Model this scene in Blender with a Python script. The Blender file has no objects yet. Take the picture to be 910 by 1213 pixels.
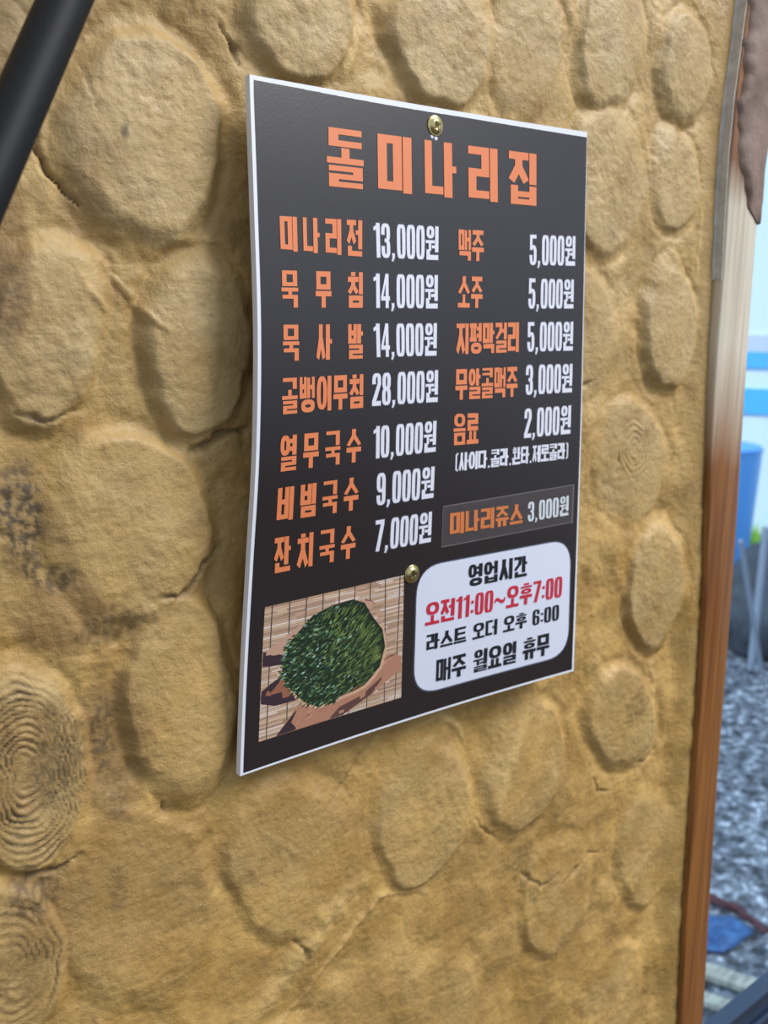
import bpy, bmesh, math, random
import numpy as np
from mathutils import Vector, Matrix

scene = bpy.context.scene
COL = scene.collection
random.seed(7)

# ---------------------------------------------------------------- camera
CAM_LOC = (-0.19945, -0.33016, 1.45794)
CAM_RIGHT = (0.777039, -0.629339, 0.011930)
CAM_UP = (0.119816, 0.166488, 0.978737)
CAM_BACK = (-0.617943, -0.759088, 0.204773)
LENS = 32.6886
cam_data = bpy.data.cameras.new('camera')
cam = bpy.data.objects.new('camera', cam_data)
COL.objects.link(cam)
M = Matrix((
    (CAM_RIGHT[0], CAM_UP[0], CAM_BACK[0], CAM_LOC[0]),
    (CAM_RIGHT[1], CAM_UP[1], CAM_BACK[1], CAM_LOC[1]),
    (CAM_RIGHT[2], CAM_UP[2], CAM_BACK[2], CAM_LOC[2]),
    (0, 0, 0, 1)))
cam.matrix_world = M
cam_data.sensor_fit = 'VERTICAL'
cam_data.sensor_height = 36.0
cam_data.sensor_width = 27.0
cam_data.lens = LENS
cam_data.clip_start = 0.01
cam_data.dof.use_dof = True
cam_data.dof.focus_distance = 0.395
cam_data.dof.aperture_fstop = 13.0
scene.camera = cam

# ---------------------------------------------------------------- light
world = bpy.data.worlds.new('sky')
scene.world = world
world.use_nodes = True
wn = world.node_tree
wn.nodes.clear()
w_out = wn.nodes.new('ShaderNodeOutputWorld')
w_bg = wn.nodes.new('ShaderNodeBackground')
w_tc = wn.nodes.new('ShaderNodeTexCoord')
w_sep = wn.nodes.new('ShaderNodeSeparateXYZ')
w_ramp = wn.nodes.new('ShaderNodeValToRGB')
w_map = wn.nodes.new('ShaderNodeMapRange')
w_map.inputs['From Min'].default_value = -0.2
w_map.inputs['From Max'].default_value = 0.9
wn.links.new(w_tc.outputs['Generated'], w_sep.inputs[0])
wn.links.new(w_sep.outputs['Z'], w_map.inputs['Value'])
wn.links.new(w_map.outputs[0], w_ramp.inputs[0])
w_ramp.color_ramp.elements[0].color = (0.30, 0.33, 0.38, 1)
w_ramp.color_ramp.elements[1].color = (0.95, 1.0, 1.12, 1)
e = w_ramp.color_ramp.elements.new(0.32)
e.color = (0.92, 1.06, 1.24, 1)
wn.links.new(w_ramp.outputs[0], w_bg.inputs[0])
w_bg.inputs['Strength'].default_value = 0.68
wn.links.new(w_bg.outputs[0], w_out.inputs[0])

lamp_data = bpy.data.lights.new('key_light', 'AREA')  # added area light, out of view, for the light from the upper right
lamp_data.shape = 'RECTANGLE'
lamp_data.size = 2.0
lamp_data.size_y = 2.0
lamp_data.energy = 212.0
lamp_data.color = (1.0, 0.97, 0.93)
lamp = bpy.data.objects.new('key_light', lamp_data)
COL.objects.link(lamp)
lamp.location = (2.2, -2.2, 4.3)
lamp.rotation_euler = (Vector((0.12, 0.0, 1.35)) - Vector(lamp.location)).to_track_quat('-Z', 'Y').to_euler()

sun_data = bpy.data.lights.new('sun', 'SUN')       # daylight in the yard; it comes from behind the wall
sun_data.energy = 3.4
sun_data.angle = 0.03
sun_data.color = (0.95, 0.98, 1.0)
sun = bpy.data.objects.new('sun', sun_data)
COL.objects.link(sun)
sun.location = (-2, 3, 5)
sun.rotation_euler = Vector((1.0, -0.30, -0.85)).to_track_quat('-Z', 'Y').to_euler()

scene.view_settings.view_transform = 'Standard'
scene.view_settings.look = 'None'
scene.view_settings.exposure = 0.0
scene.view_settings.gamma = 1.0
scene.view_settings.use_curve_mapping = False


# ---------------------------------------------------------------- helpers
def W(x, y, z):
    """x to the right along the wall, y downward, z into the wall (mm) -> world metres."""
    return (x / 1000.0, z / 1000.0, 1.55 - y / 1000.0)


def tag(o, label=None, cat=None, group=None, kind=None):
    if label: o['label'] = label
    if cat: o['category'] = cat
    if group: o['group'] = group
    if kind: o['kind'] = kind
    return o


def link(name, me, mats, parent=None):
    o = bpy.data.objects.new(name, me)
    COL.objects.link(o)
    if not isinstance(mats, (list, tuple)): mats = [mats]
    for m in mats: me.materials.append(m)
    if parent is not None:
        bpy.context.view_layer.update()
        o.parent = parent
        o.matrix_parent_inverse = parent.matrix_world.inverted()
    return o


def mesh(name, verts, faces, mats, parent=None, smooth=False, mat_ids=None, colors=None):
    me = bpy.data.meshes.new(name)
    me.from_pydata(verts, [], faces)
    if mat_ids is not None:
        me.polygons.foreach_set('material_index', mat_ids)
    if smooth:
        me.polygons.foreach_set('use_smooth', [True] * len(faces))
    if colors is not None:
        at = me.color_attributes.new('Col', 'FLOAT_COLOR', 'CORNER')
        buf = []
        for f, c in zip(faces, colors): buf += (list(c) + [1.0]) * len(f)
        at.data.foreach_set('color', buf)
    me.update()
    return link(name, me, mats, parent)


def empty(name, loc):
    o = bpy.data.objects.new(name, None)
    o.empty_display_size = 0.02
    COL.objects.link(o)
    o.location = loc
    bpy.context.view_layer.update()
    return o


def srgb(r, g, b):
    def f(c):
        c /= 255.0
        return c / 12.92 if c <= 0.04045 else ((c + 0.055) / 1.055) ** 2.4
    return (f(r), f(g), f(b), 1.0)


def principled(name, color, rough=0.5, metal=0.0, spec=0.5, coat=0.0, coat_rough=0.2):
    m = bpy.data.materials.new(name)
    m.use_nodes = True
    b = m.node_tree.nodes['Principled BSDF']
    b.inputs['Base Color'].default_value = color
    b.inputs['Roughness'].default_value = rough
    b.inputs['Metallic'].default_value = metal
    b.inputs['Specular IOR Level'].default_value = spec
    b.inputs['Coat Weight'].default_value = coat
    b.inputs['Coat Roughness'].default_value = coat_rough
    return m


def N(m, t, **kw):
    n = m.node_tree.nodes.new(t)
    for k, v in kw.items(): setattr(n, k, v)
    return n


def L(m, a, b): m.node_tree.links.new(a, b)


def noisy(name, c1, c2, scale, rough=0.6, bump=0.2, dist=0.002, detail=6, stretch=(1, 1, 1), spec=0.4, c3=None, coat=0.0, lo=0.35, hi=0.66):
    m = principled(name, c1, rough, spec=spec, coat=coat)
    b = m.node_tree.nodes['Principled BSDF']
    tc = N(m, 'ShaderNodeTexCoord')
    mp = N(m, 'ShaderNodeMapping')
    mp.inputs['Scale'].default_value = stretch
    nz = N(m, 'ShaderNodeTexNoise')
    nz.inputs['Scale'].default_value = scale
    nz.inputs['Detail'].default_value = detail
    nz.inputs['Roughness'].default_value = 0.65
    rp = N(m, 'ShaderNodeValToRGB')
    rp.color_ramp.elements[0].position = lo
    rp.color_ramp.elements[1].position = hi
    rp.color_ramp.elements[0].color = c1
    rp.color_ramp.elements[1].color = c2
    if c3:
        e = rp.color_ramp.elements.new(hi + .08)
        e.color = c3
    bp = N(m, 'ShaderNodeBump')
    bp.inputs['Strength'].default_value = bump
    bp.inputs['Distance'].default_value = dist
    L(m, tc.outputs['Object'], mp.inputs[0]); L(m, mp.outputs[0], nz.inputs['Vector'])
    L(m, nz.outputs['Fac'], rp.inputs[0]); L(m, rp.outputs[0], b.inputs['Base Color'])
    L(m, nz.outputs['Fac'], bp.inputs['Height']); L(m, bp.outputs[0], b.inputs['Normal'])
    return m


# ---------------------------------------------------------------- numpy noise
_rng = np.random.default_rng(11)
_TAB = _rng.random((256, 256)) * 2 * np.pi


def pnoise(x, y, s=0):
    xi = np.floor(x).astype(int); yi = np.floor(y).astype(int)
    xf = x - xi; yf = y - yi
    u = xf ** 3 * (xf * (xf * 6 - 15) + 10); v = yf ** 3 * (yf * (yf * 6 - 15) + 10)

    def g(ix, iy, dx, dy):
        a = _TAB[(ix + 37 * s) & 255, (iy + 91 * s) & 255]
        return np.cos(a) * dx + np.sin(a) * dy
    n00 = g(xi, yi, xf, yf); n10 = g(xi + 1, yi, xf - 1, yf)
    n01 = g(xi, yi + 1, xf, yf - 1); n11 = g(xi + 1, yi + 1, xf - 1, yf - 1)
    return (n00 * (1 - u) + n10 * u) * (1 - v) + (n01 * (1 - u) + n11 * u) * v


def fbm(x, y, o=4, s=0, gain=0.5):
    t = 0; a = 1.0; f = 1.0
    for i in range(o):
        t = t + a * pnoise(x * f + 13.7 * i, y * f - 7.3 * i, s + i)
        a *= gain; f *= 2.03
    return t


def sstep(a, b, x):
    t = np.clip((x - a) / (b - a), 0, 1)
    return t * t * (3 - 2 * t)


# ---------------------------------------------------------------- menu board surface
BOW = [[-2.01, 2.06, 5.33, 4.75, 0.32, -3.97, -6.94], [-4.57, -0.65, 1.82, 2.41, 1.3, -1.07, -4.44],
       [-3.07, -1.53, 0.06, 1.43, 2.27, 2.99, 3.52]]
SKEW = [[3.25, 2.83], [-1.3, -0.9], [2.78, -1.88], [-4.73, -0.06]]


def _spline(t, c):
    s = min(max(t, 0), 1) * 6
    i = min(int(s), 5); f = s - i
    C = [2 * c[0] - c[1]] + c + [2 * c[-1] - c[-2]]
    a, b, d, e = C[i:i + 4]
    return .5 * (2 * b + (d - a) * f + (2 * a - 5 * b + 4 * d - e) * f * f + (3 * b - a - 3 * d + e) * f ** 3)


def sheet(u, v, off=0.0):
    """point on the slightly bowed front of the menu board; off = mm in front of it."""
    a = u / 206.0; b = v / 293.0
    wts = ((1 - a) * (1 - b), a * (1 - b), a * b, (1 - a) * b)
    dx = sum(w * k[0] for w, k in zip(wts, SKEW)); dy = sum(w * k[1] for w, k in zip(wts, SKEW))
    dep = _spline(b, BOW[0]) * (2 * a - 1) * (a - 1) + _spline(b, BOW[1]) * 4 * a * (1 - a) + _spline(b, BOW[2]) * a * (2 * a - 1)
    return W(u + dx, v + dy, -dep - off)


def bil(q, a, b):
    return ((1 - a) * (1 - b) * q[0][0] + a * (1 - b) * q[1][0] + a * b * q[2][0] + (1 - a) * b * q[3][0],
            (1 - a) * (1 - b) * q[0][1] + a * (1 - b) * q[1][1] + a * b * q[2][1] + (1 - a) * b * q[3][1])


# ================================================================ SETTING
LOGS = [  # x, y, half axis a, half axis b, angle of a, relief (mm), paleness
    (-34, 28, 40, 31, 109, 9.0, .75), (-77, 100, 35, 21, 104, 7.5, .65), (-16, 103, 37, 24, 93, 8.5, .60),
    (-46, 178, 42, 34, 67, 7.5, .35), (-28, 254, 47, 26, 86, 8.0, .30), (-96, 266, 43, 25, 86, 7.0, .55),
    (-109, 345, 39, 24, 77, 5.5, .35), (-53, 345, 53, 36, 62, 3.5, .20), (30, 353, 46, 36, 62, 3.6, .22),
    (114, 356, 47, 33, 80, 4.6, .35), (193, 356, 44, 38, 73, 5.0, .25), (291, 351, 46, 31, 44, 6.0, .45),
    (315, 262, 45, 31, 78, 8.5, .60), (309, 96, 40, 28, 78, 8.0, .75), (281, 179, 41, 33, 60, 4.5, .55),
    (226, 100, 38, 30, 80, 5.5, .6), (240, 17, 40, 32, 84, 6.5, .75), (304, 11, 30, 23, 84, 6.5, .7),
    (306, -54, 31, 26, 89, 7.5, .7), (236, -54, 36, 28, 93, 7.5, .75), (113, -38, 34, 32, 70, 8.5, .8),
    (36, -31, 31, 24, 139, 9.0, .75), (171, -42, 34, 26, 95, 5.5, .75), (231, 459, 44, 34, 75, 4.0, .2),
    (330, 463, 50, 33, 70, 4.0, .25), (-88, 10, 22, 13, 88, 6.0, .4),
    (100, 90, 40, 34, 80, 8, .5), (40, 230, 40, 33, 90, 7, .5), (130, 200, 42, 34, 85, 7, .5), (200, 260, 40, 30, 90, 5, .5),
    (20, 480, 40, 33, 80, 4, .25), (130, 490, 44, 34, 70, 3.5, .2), (-80, 450, 40, 32, 90, 4, .3), (300, 570, 44, 36, 80, 4, .2),
    (190, 580, 42, 34, 60, 3.5, .2), (80, 590, 42, 34, 90, 3.5, .2), (320, 670, 40, 34, 80, 4, .2), (-30, 570, 42, 33, 85, 4, .2),
]
_rr = random.Random(5)
for gy in range(-1080, 1560, 92):
    for gx in range(-1180, 380, 84):
        if -128 < gx < 400 and -118 < gy < 690: continue
        LOGS.append((gx + _rr.uniform(-14, 14), gy + _rr.uniform(-14, 14), _rr.uniform(34, 43), _rr.uniform(27, 36),
                     _rr.uniform(60, 120), _rr.uniform(5, 9), _rr.uniform(.2, .7)))

CRACKS = [  # points, width mm, depth mm
    ([(-74, 25), (-75, 35), (-73, 42), (-68, 48), (-62, 54)], .9, 4.0),
    ([(-60, 0), (-56, 14), (-53, 25)], .6, 1.2),
    ([(-22, 147), (-12, 144), (-6, 141), (8, 139)], 2.0, 4.5),
    ([(-92, 128), (-80, 131), (-66, 127)], 1.3, 2.5),
    ([(152, 376), (160, 387), (173, 395)], 1.2, 2.0),
    ([(-40, 206), (-30, 209), (-22, 205), (-12, 196), (-4, 188)], 1.6, 3.0),
    ([(-38, 298), (-39, 306)], .7, 2.0),
    ([(-99, 311), (-88, 312), (-76, 309)], 1.5, 3.0),
    ([(-78, 395), (-76, 404), (-79, 410)], 1.4, 3.0),
    ([(28, 398), (33, 406), (36, 415)], 1.8, 2.6),
    ([(262, 385), (270, 398), (286, 402)], 1.4, 2.0),
    ([(46, 334), (60, 322), (78, 306), (92, 300)], 1.6, 1.2),
    ([(196, 430), (215, 445), (232, 441)], 1.4, 1.8),
    ([(233, 452), (262, 440), (276, 446)], 1.5, 2.2),
    ([(214, 132), (228, 131), (242, 125)], 1.2, 2.2),
    ([(305, 388), (320, 392), (333, 384)], 1.3, 1.6),
    ([(-2, -22), (4, -14), (6, -4)], 1.6, 3.0),
]
RIDGES = [  # raised trowel ridges: points, half width, height, smooth yellow paint
    ([(-4, 437), (20, 419), (39, 404), (58, 391), (74, 381)], 6.5, 3.2, .9),
    ([(14, 445), (46, 424), (70, 408), (82, 396), (98, 400), (122, 411)], 1.6, 1.6, .6),
    ([(55, -8), (61, -18), (68, -30)], 2.2, 2.4, .9),
    ([(318, 300), (322, 330), (324, 366), (322, 392)], 1.6, 1.2, .8),
    ([(331, 20), (334, 48), (336, 70)], 1.6, 1.4, .9),
    ([(210, 232), (220, 240), (230, 256)], 1.2, 1.5, .9),
    ([(108, 305), (124, 304), (140, 316), (146, 330)], 1.4, 1.4, .9),
    ([(-60, 70), (-48, 82), (-36, 93), (-28, 98)], 1.4, 1.8, .3),
    ([(-66, 76), (-58, 88), (-50, 94)], 1.2, 1.6, .3),
    ([(-30, 62), (-14, 62), (2, 64)], 2.0, 2.0, .3),
    ([(196, 318), (184, 336), (172, 362), (168, 384)], 6.0, 2.2, 1.0),
]
ROUGH = [(-60, 214, 20, .9), (-92, 215, 18, 1.4), (-55, 205, 10, 1.6), (-88, 168, 18, 1.8), (-35, 203, 22, .8), (-68, 262, 14, .8),
         (300, 338, 20, 1.0), (296, 352, 14, 1.2), (311, 282, 14, .8), (303, 228, 14, .8), (278, 172, 14, 1.0), (-64, 74, 16, .9),
         (140, 360, 22, .8), (140, 385, 14, 1.1), (206, 405, 14, 1.2), (214, 425, 14, 1.0), (-95, 318, 16, 1.4), (60, 330, 40, .5),
         (-40, 330, 50, .5), (-78, 400, 14, 1.5), (30, 405, 18, 1.2), (330, 225, 20, .6), (-40, 5, 26, .7), (-20, -20, 18, 1.2),
         (150, -10, 20, .8), (215, 285, 20, 1.0), (345, 245, 12, 1.0)]
DARK = [(-95, 84, 11, 26, .45), (-91, 166, 11, 22, 1.0), (-80, 192, 9, 7, .8), (-88, 186, 6, 6, .9), (-84, 262, 13, 26, .6), (-64, 262, 6, 22, .75),
        (-60, 288, 7, 14, .5), (-98, 320, 13, 12, .7), (-104, 352, 14, 18, .35), (-62, 216, 14, 8, .6), (298, 345, 12, 12, .35),
        (-62, 332, 5, 12, .4), (200, 425, 10, 20, .35), (208, 445, 6, 10, .4), (255, 452, 8, 12, .35), (272, 470, 6, 20, .3), (-46, 26, 2, 3, .9)]


def seg_dist(X, Y, pts):
    """distance to a polyline, and how far along it (0..1)"""
    best = np.full(X.shape, 1e9); along = np.zeros(X.shape)
    lens = [math.hypot(x1 - x0, y1 - y0) for (x0, y0), (x1, y1) in zip(pts[:-1], pts[1:])]
    tot = sum(lens); run = 0.0
    for (x0, y0), (x1, y1), ln in zip(pts[:-1], pts[1:], lens):
        vx, vy = x1 - x0, y1 - y0
        t = np.clip(((X - x0) * vx + (Y - y0) * vy) / (vx * vx + vy * vy), 0, 1)
        d = np.hypot(X - x0 - t * vx, Y - y0 - t * vy)
        along = np.where(d < best, (run + t * ln) / tot, along)
        best = np.minimum(best, d)
        run += ln
    return best, along


BROWN = [(-93, 72, 13, 34, 1.0), (-60, 268, 16, 40, .9), (-78, 208, 20, 16, .8), (-53, 335, 46, 40, .45), (-90, 330, 20, 20, .7), (-100, 258, 16, 30, .5), (20, 330, 50, 30, .35),
         (190, 400, 60, 25, .35), (60, 470, 60, 30, .4), (-70, -30, 30, 40, .4), (300, 320, 25, 30, .3), (160, 460, 40, 60, .3), (-62, 50, 8, 18, .5)]

# left and right edge of the wooden post: (y, x)
POST_L = [(-1110, 412), (-430, 376), (-260, 363), (-97, 352.4), (-70, 350), (-43, 347.5), (-10, 346.5), (18, 347.5), (60, 350), (102, 350), (138, 350.5), (175, 352.3), (213, 355.9),
          (252, 359.5), (292, 362.5), (334, 365), (403, 367.4), (455, 369.3), (508, 371.4), (565, 374.4), (627, 378.9), (760, 386), (1550, 430)]
POST_R = [(-1110, 456), (-430, 416), (-260, 402), (-97, 390), (-34, 387.3), (29, 386.4), (64, 387.4), (102, 388.7), (140, 390.4), (178, 392.2), (217, 394.6), (258, 396.3), (299, 397.8),
          (342, 399), (414, 400.6), (467, 403.3), (523, 406), (582, 409.7), (646, 413.4), (760, 420), (1550, 464)]


def build_wall():
    def graded(lo, a, b, hi, fine, coarse):
        return np.concatenate([np.arange(lo, a, coarse), np.arange(a, b, fine), np.arange(b, hi + coarse, coarse)])
    xs = np.concatenate([np.arange(-1200, -400, 20.0), graded(-400, -128, 386, 440, 1.0, 7.0)])
    xs = xs[xs <= 440]
    ys = np.concatenate([np.arange(-1100, -400, 20.0), graded(-400, -122, 700, 1549, 1.0, 8.0)])
    ys = ys[ys <= 1549]
    ys[-1] = 1549.0
    X, Y = np.meshgrid(xs, ys)
    edge = np.interp(Y, [p[0] for p in POST_L], [p[1] for p in POST_L])
    X = np.where(X > edge, edge + (X - edge) * .02, X)          # the wall ends at the post
    # organic warp of the outlines
    wx = X + 5.5 * fbm(X / 42, Y / 42, 3, 1) + 1.4 * fbm(X / 11, Y / 11, 2, 4)
    wy = Y + 5.5 * fbm(X / 42, Y / 42, 3, 20) + 1.4 * fbm(X / 11, Y / 11, 2, 24)
    low = fbm(X / 60, Y / 60, 3, 7)
    base = 2.6 * low + 1.2 * fbm(X / 19, Y / 24, 3, 31)
    relief = np.zeros_like(X); pale = np.zeros_like(X); inside = np.zeros_like(X); moat = np.zeros_like(X)
    streak = fbm(X / 26 + 3 * low, Y / 2.1, 3, 50)
    for i, (cx, cy, a, b, an, hgt, pl) in enumerate(LOGS):
        m = (abs(X - cx) < 75) & (abs(Y - cy) < 75)
        if not m.any(): continue
        t = math.radians(an)
        dx = wx[m] - cx; dy = wy[m] - cy
        p = (dx * math.cos(t) + dy * math.sin(t)) / a; q = (-dx * math.sin(t) + dy * math.cos(t)) / b
        r = np.sqrt(p * p + q * q)
        ang = np.arctan2(q, p)
        e = .09 * np.cos(ang + i * 1.7) + .11          # softer on some sides
        d = sstep(1.05 + e, .94 - e, r) * hgt * (.72 if cy < 300 else .95) + 1.6 * (1 - np.minimum(r, 1) ** 2) * (hgt / 8)
        tilt = (dx * math.sin(i * 2.3) + dy * math.cos(i * 1.9)) / 40 * .9
        d = d + tilt * sstep(1.05, .8, r)
        cur = relief[m]
        upd = d > cur
        relief[m] = np.where(upd, d, cur)
        s_in = sstep(1.04, .9, r)
        pale[m] = np.maximum(pale[m], pl * s_in)
        inside[m] = np.maximum(inside[m], s_in)
        moat[m] = np.maximum(moat[m], np.exp(-((r - 1.13) / .07) ** 2) * (hgt / 8))
        sa = math.radians(an + 60 * math.sin(i * 5.1))
        st = fbm((X[m] * math.cos(sa) + Y[m] * math.sin(sa)) / 24, (-X[m] * math.sin(sa) + Y[m] * math.cos(sa)) / 2.0, 3, 60 + i % 7)
        streak[m] = streak[m] * (1 - s_in) + st * s_in
    # the mud between the log ends is uneven: it buries some of their edges and stands back from others
    mud = 1.9 + 4.6 * low + 1.6 * fbm(X / 22, Y / 30, 3, 31) - .7 * sstep(250, 380, Y)
    logs = relief + .35 * base
    sm = 1.1
    h = np.maximum(logs, mud) + sm * np.log1p(np.exp(-np.abs(logs - mud) / sm)) - .5 - .8 * moat * (1 - inside)
    vis = sstep(-1.0, 2.0, logs - mud)
    inside = inside * vis; pale = pale * (.35 + .65 * vis)
    rough = np.full_like(X, .34) + .35 * sstep(.0, .5, fbm(X / 33, Y / 33, 3, 80))
    for cx, cy, r, a in ROUGH:
        rough += a * np.exp(-((X - cx) ** 2 + (Y - cy) ** 2) / (r * r * .6)) * sstep(-.25, .3, fbm(X / 7, Y / 7, 2, 90))
    h += .15 * streak * (1 - .5 * np.minimum(rough, 1)) * (.4 + sstep(-.1, .5, fbm(X / 40, Y / 40, 2, 140)))
    h += .55 * fbm(X / 9, Y / 9, 3, 150) * (.5 + sstep(-.2, .4, fbm(X / 45, Y / 45, 2, 160)))
    h += rough * .55 * fbm(X / 4.2, Y / 4.2, 3, 70) + .12 * fbm(X / 2.3, Y / 2.3, 2, 75)
    dark = np.zeros_like(X); yellow = np.zeros_like(X)
    wob = (.45 + .9 * sstep(-.35, .45, fbm(X / 9, Y / 9, 2, 171)))
    for pts, wd, dp in CRACKS:
        d, t = seg_dist(wx * .55 + X * .45 + 1.3 * fbm(X / 5, Y / 5, 3, 41), wy * .55 + Y * .45 + 1.3 * fbm(X / 5, Y / 5, 3, 44), pts)
        taper = np.sqrt(np.clip(np.sin(np.pi * np.clip(t, .0, 1)), 0, 1))
        k = np.exp(-(d / (wd * (.35 + .65 * taper) * wob)) ** 2) * taper
        h -= dp * k * .9
        dark = np.maximum(dark, .6 * k * min(1, dp / 3))
    for pts, wd, hh, yl in RIDGES:
        d, t = seg_dist(wx * .6 + X * .4 + 1.0 * fbm(X / 6, Y / 6, 2, 47), wy * .6 + Y * .4 + 1.0 * fbm(X / 6, Y / 6, 2, 48), pts)
        taper = np.sqrt(np.clip(np.sin(np.pi * t), 0, 1))
        k = np.exp(-(d / (wd * 1.2 * (.5 + .5 * taper) * (.5 + .5 * wob if wd < 4 else .85 + .15 * wob))) ** 2) * taper * (.35 + .65 * wob if wd < 4 else .75 + .25 * wob)
        h += hh * .8 * k
        yellow = np.maximum(yellow, yl * np.clip(k, 0, 1))
    brown = np.zeros_like(X)
    for cx, cy, a, b, sv in BROWN:
        k = np.exp(-(((X - cx) / a) ** 2 + ((Y - cy) / b) ** 2))
        brown = np.maximum(brown, sv * sstep(.30, .55, k + .22 * fbm(X / 12, Y / 12, 4, 181)))
    brown = np.maximum(brown, .55 * sstep(.18, .6, fbm(X / 24, Y / 24, 4, 190)))
    # year rings on the log end at the lower left and on the small one right of the board
    for cx, cy, a, b, an, per, amp, rmax in ((-96, 266, 43, 25, 86, .072, .8, .97), (-109, 345, 39, 24, 77, .12, .4, .9), (281, 170, 20, 14, 70, .2, .5, 1.0)):
        t = math.radians(an)
        dx = wx - cx; dy = wy - cy
        r = np.sqrt(((dx * math.cos(t) + dy * math.sin(t)) / a) ** 2 + ((-dx * math.sin(t) + dy * math.cos(t)) / b) ** 2)
        ring = np.sin(r / per * 2 * np.pi + 1.3 * fbm(X / 14, Y / 14, 2, 15)) * sstep(rmax + .06, rmax - .08, r) * sstep(.05, .25, r)
        ring *= .45 + .55 * sstep(-.4, .4, fbm(X / 18, Y / 18, 2, 17))
        h += amp * ring
        if cx < -90:
            dark = np.maximum(dark, .85 * np.clip(-ring * 1.5, 0, 1) * sstep(-.2, .25, fbm(X / 16, Y / 16, 3, 19) + .014 * (X + 90)))
    spk = sstep(-.22, .2, fbm(X / 2.6, Y / 3.6, 3, 99))
    for cx, cy, a, b, s in DARK:
        k = np.exp(-(((X - cx) / a) ** 2 + ((Y - cy) / b) ** 2))
        dark = np.maximum(dark, s * sstep(.25, .7, k + .22 * fbm(X / 9, Y / 9, 3, 33)) * (.35 + .65 * spk))
    specks = sstep(.62, .75, fbm(X / 2.6, Y / 2.6, 2, 120)) * .5
    dark = np.maximum(dark, specks)
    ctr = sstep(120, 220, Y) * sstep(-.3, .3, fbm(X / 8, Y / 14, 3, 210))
    # the board lies against the wall here
    k = sstep(0, 8, X + 10) * sstep(0, 8, 217 - X) * sstep(0, 8, Y + 10) * sstep(0, 8, 304 - Y)
    hc = 7.4 - np.log1p(np.exp(np.clip(7.4 - h, -30, 30) / .6)) * .6
    h = h * (1 - k) + np.minimum(h, hc) * k
    # the mud comes forward to meet the post
    he = 19.0 - np.interp(Y, [-100, 60, 170, 260], [14.0, 13.5, 11.4, 10.6]) + .5 * fbm(X / 12, Y / 16, 3, 200)
    ke = sstep(-24, -1, X - edge)
    h = h * (1 - ke) + he * ke
    Z = 19.0 - h
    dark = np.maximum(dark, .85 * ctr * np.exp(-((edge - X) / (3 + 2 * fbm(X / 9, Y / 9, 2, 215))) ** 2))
    upper = sstep(330, 60, Y)                     # sky sheen painted in: the wall colour goes paler higher up
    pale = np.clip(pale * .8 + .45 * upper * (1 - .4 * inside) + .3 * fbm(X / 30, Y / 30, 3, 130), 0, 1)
    ny, nx = X.shape
    co = np.stack([X / 1000, Z / 1000, 1.55 - Y / 1000], -1).reshape(-1, 3).astype(np.float32)
    idx = np.arange(nx * ny).reshape(ny, nx)
    quads = np.stack([idx[:-1, :-1], idx[1:, :-1], idx[1:, 1:], idx[:-1, 1:]], -1).reshape(-1, 4)
    # sides and back, so that the wall has its thickness
    border = np.concatenate([idx[0, :], idx[1:, -1], idx[-1, -2::-1], idx[-2:0:-1, 0]])
    bc = co[border].copy(); bc[:, 1] = .18
    nb = len(border); off = nx * ny
    co = np.concatenate([co, bc])
    j = np.arange(nb); jn = (j + 1) % nb
    side = np.stack([border[j], border[jn], off + jn, off + j], -1)
    corner = [off, off + nx - 1, off + nx - 1 + ny - 1, off + 2 * (nx - 1) + ny - 1]
    quads = np.concatenate([quads, side, np.array([corner])]).astype(np.int32)
    me = bpy.data.meshes.new('wall_back')
    me.vertices.add(len(co)); me.vertices.foreach_set('co', co.ravel())
    me.loops.add(quads.size); me.loops.foreach_set('vertex_index', quads.ravel())
    me.polygons.add(len(quads)); me.polygons.foreach_set('loop_start', np.arange(0, quads.size, 4, dtype=np.int32))
    sm = np.zeros(len(quads), bool); sm[:(nx - 1) * (ny - 1)] = True
    me.update(calc_edges=True)
    me.polygons.foreach_set('use_smooth', sm)
    at = me.color_attributes.new('Col', 'FLOAT_COLOR', 'POINT')
    cc = np.zeros((len(co), 4), np.float32); cc[:, 3] = 1
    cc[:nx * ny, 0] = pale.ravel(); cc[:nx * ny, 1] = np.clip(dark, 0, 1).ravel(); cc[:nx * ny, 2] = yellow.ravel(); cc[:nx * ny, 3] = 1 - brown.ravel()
    at.data.foreach_set('color', cc.ravel())
    me.validate()
    return link('wall_back', me, wall_material())


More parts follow.
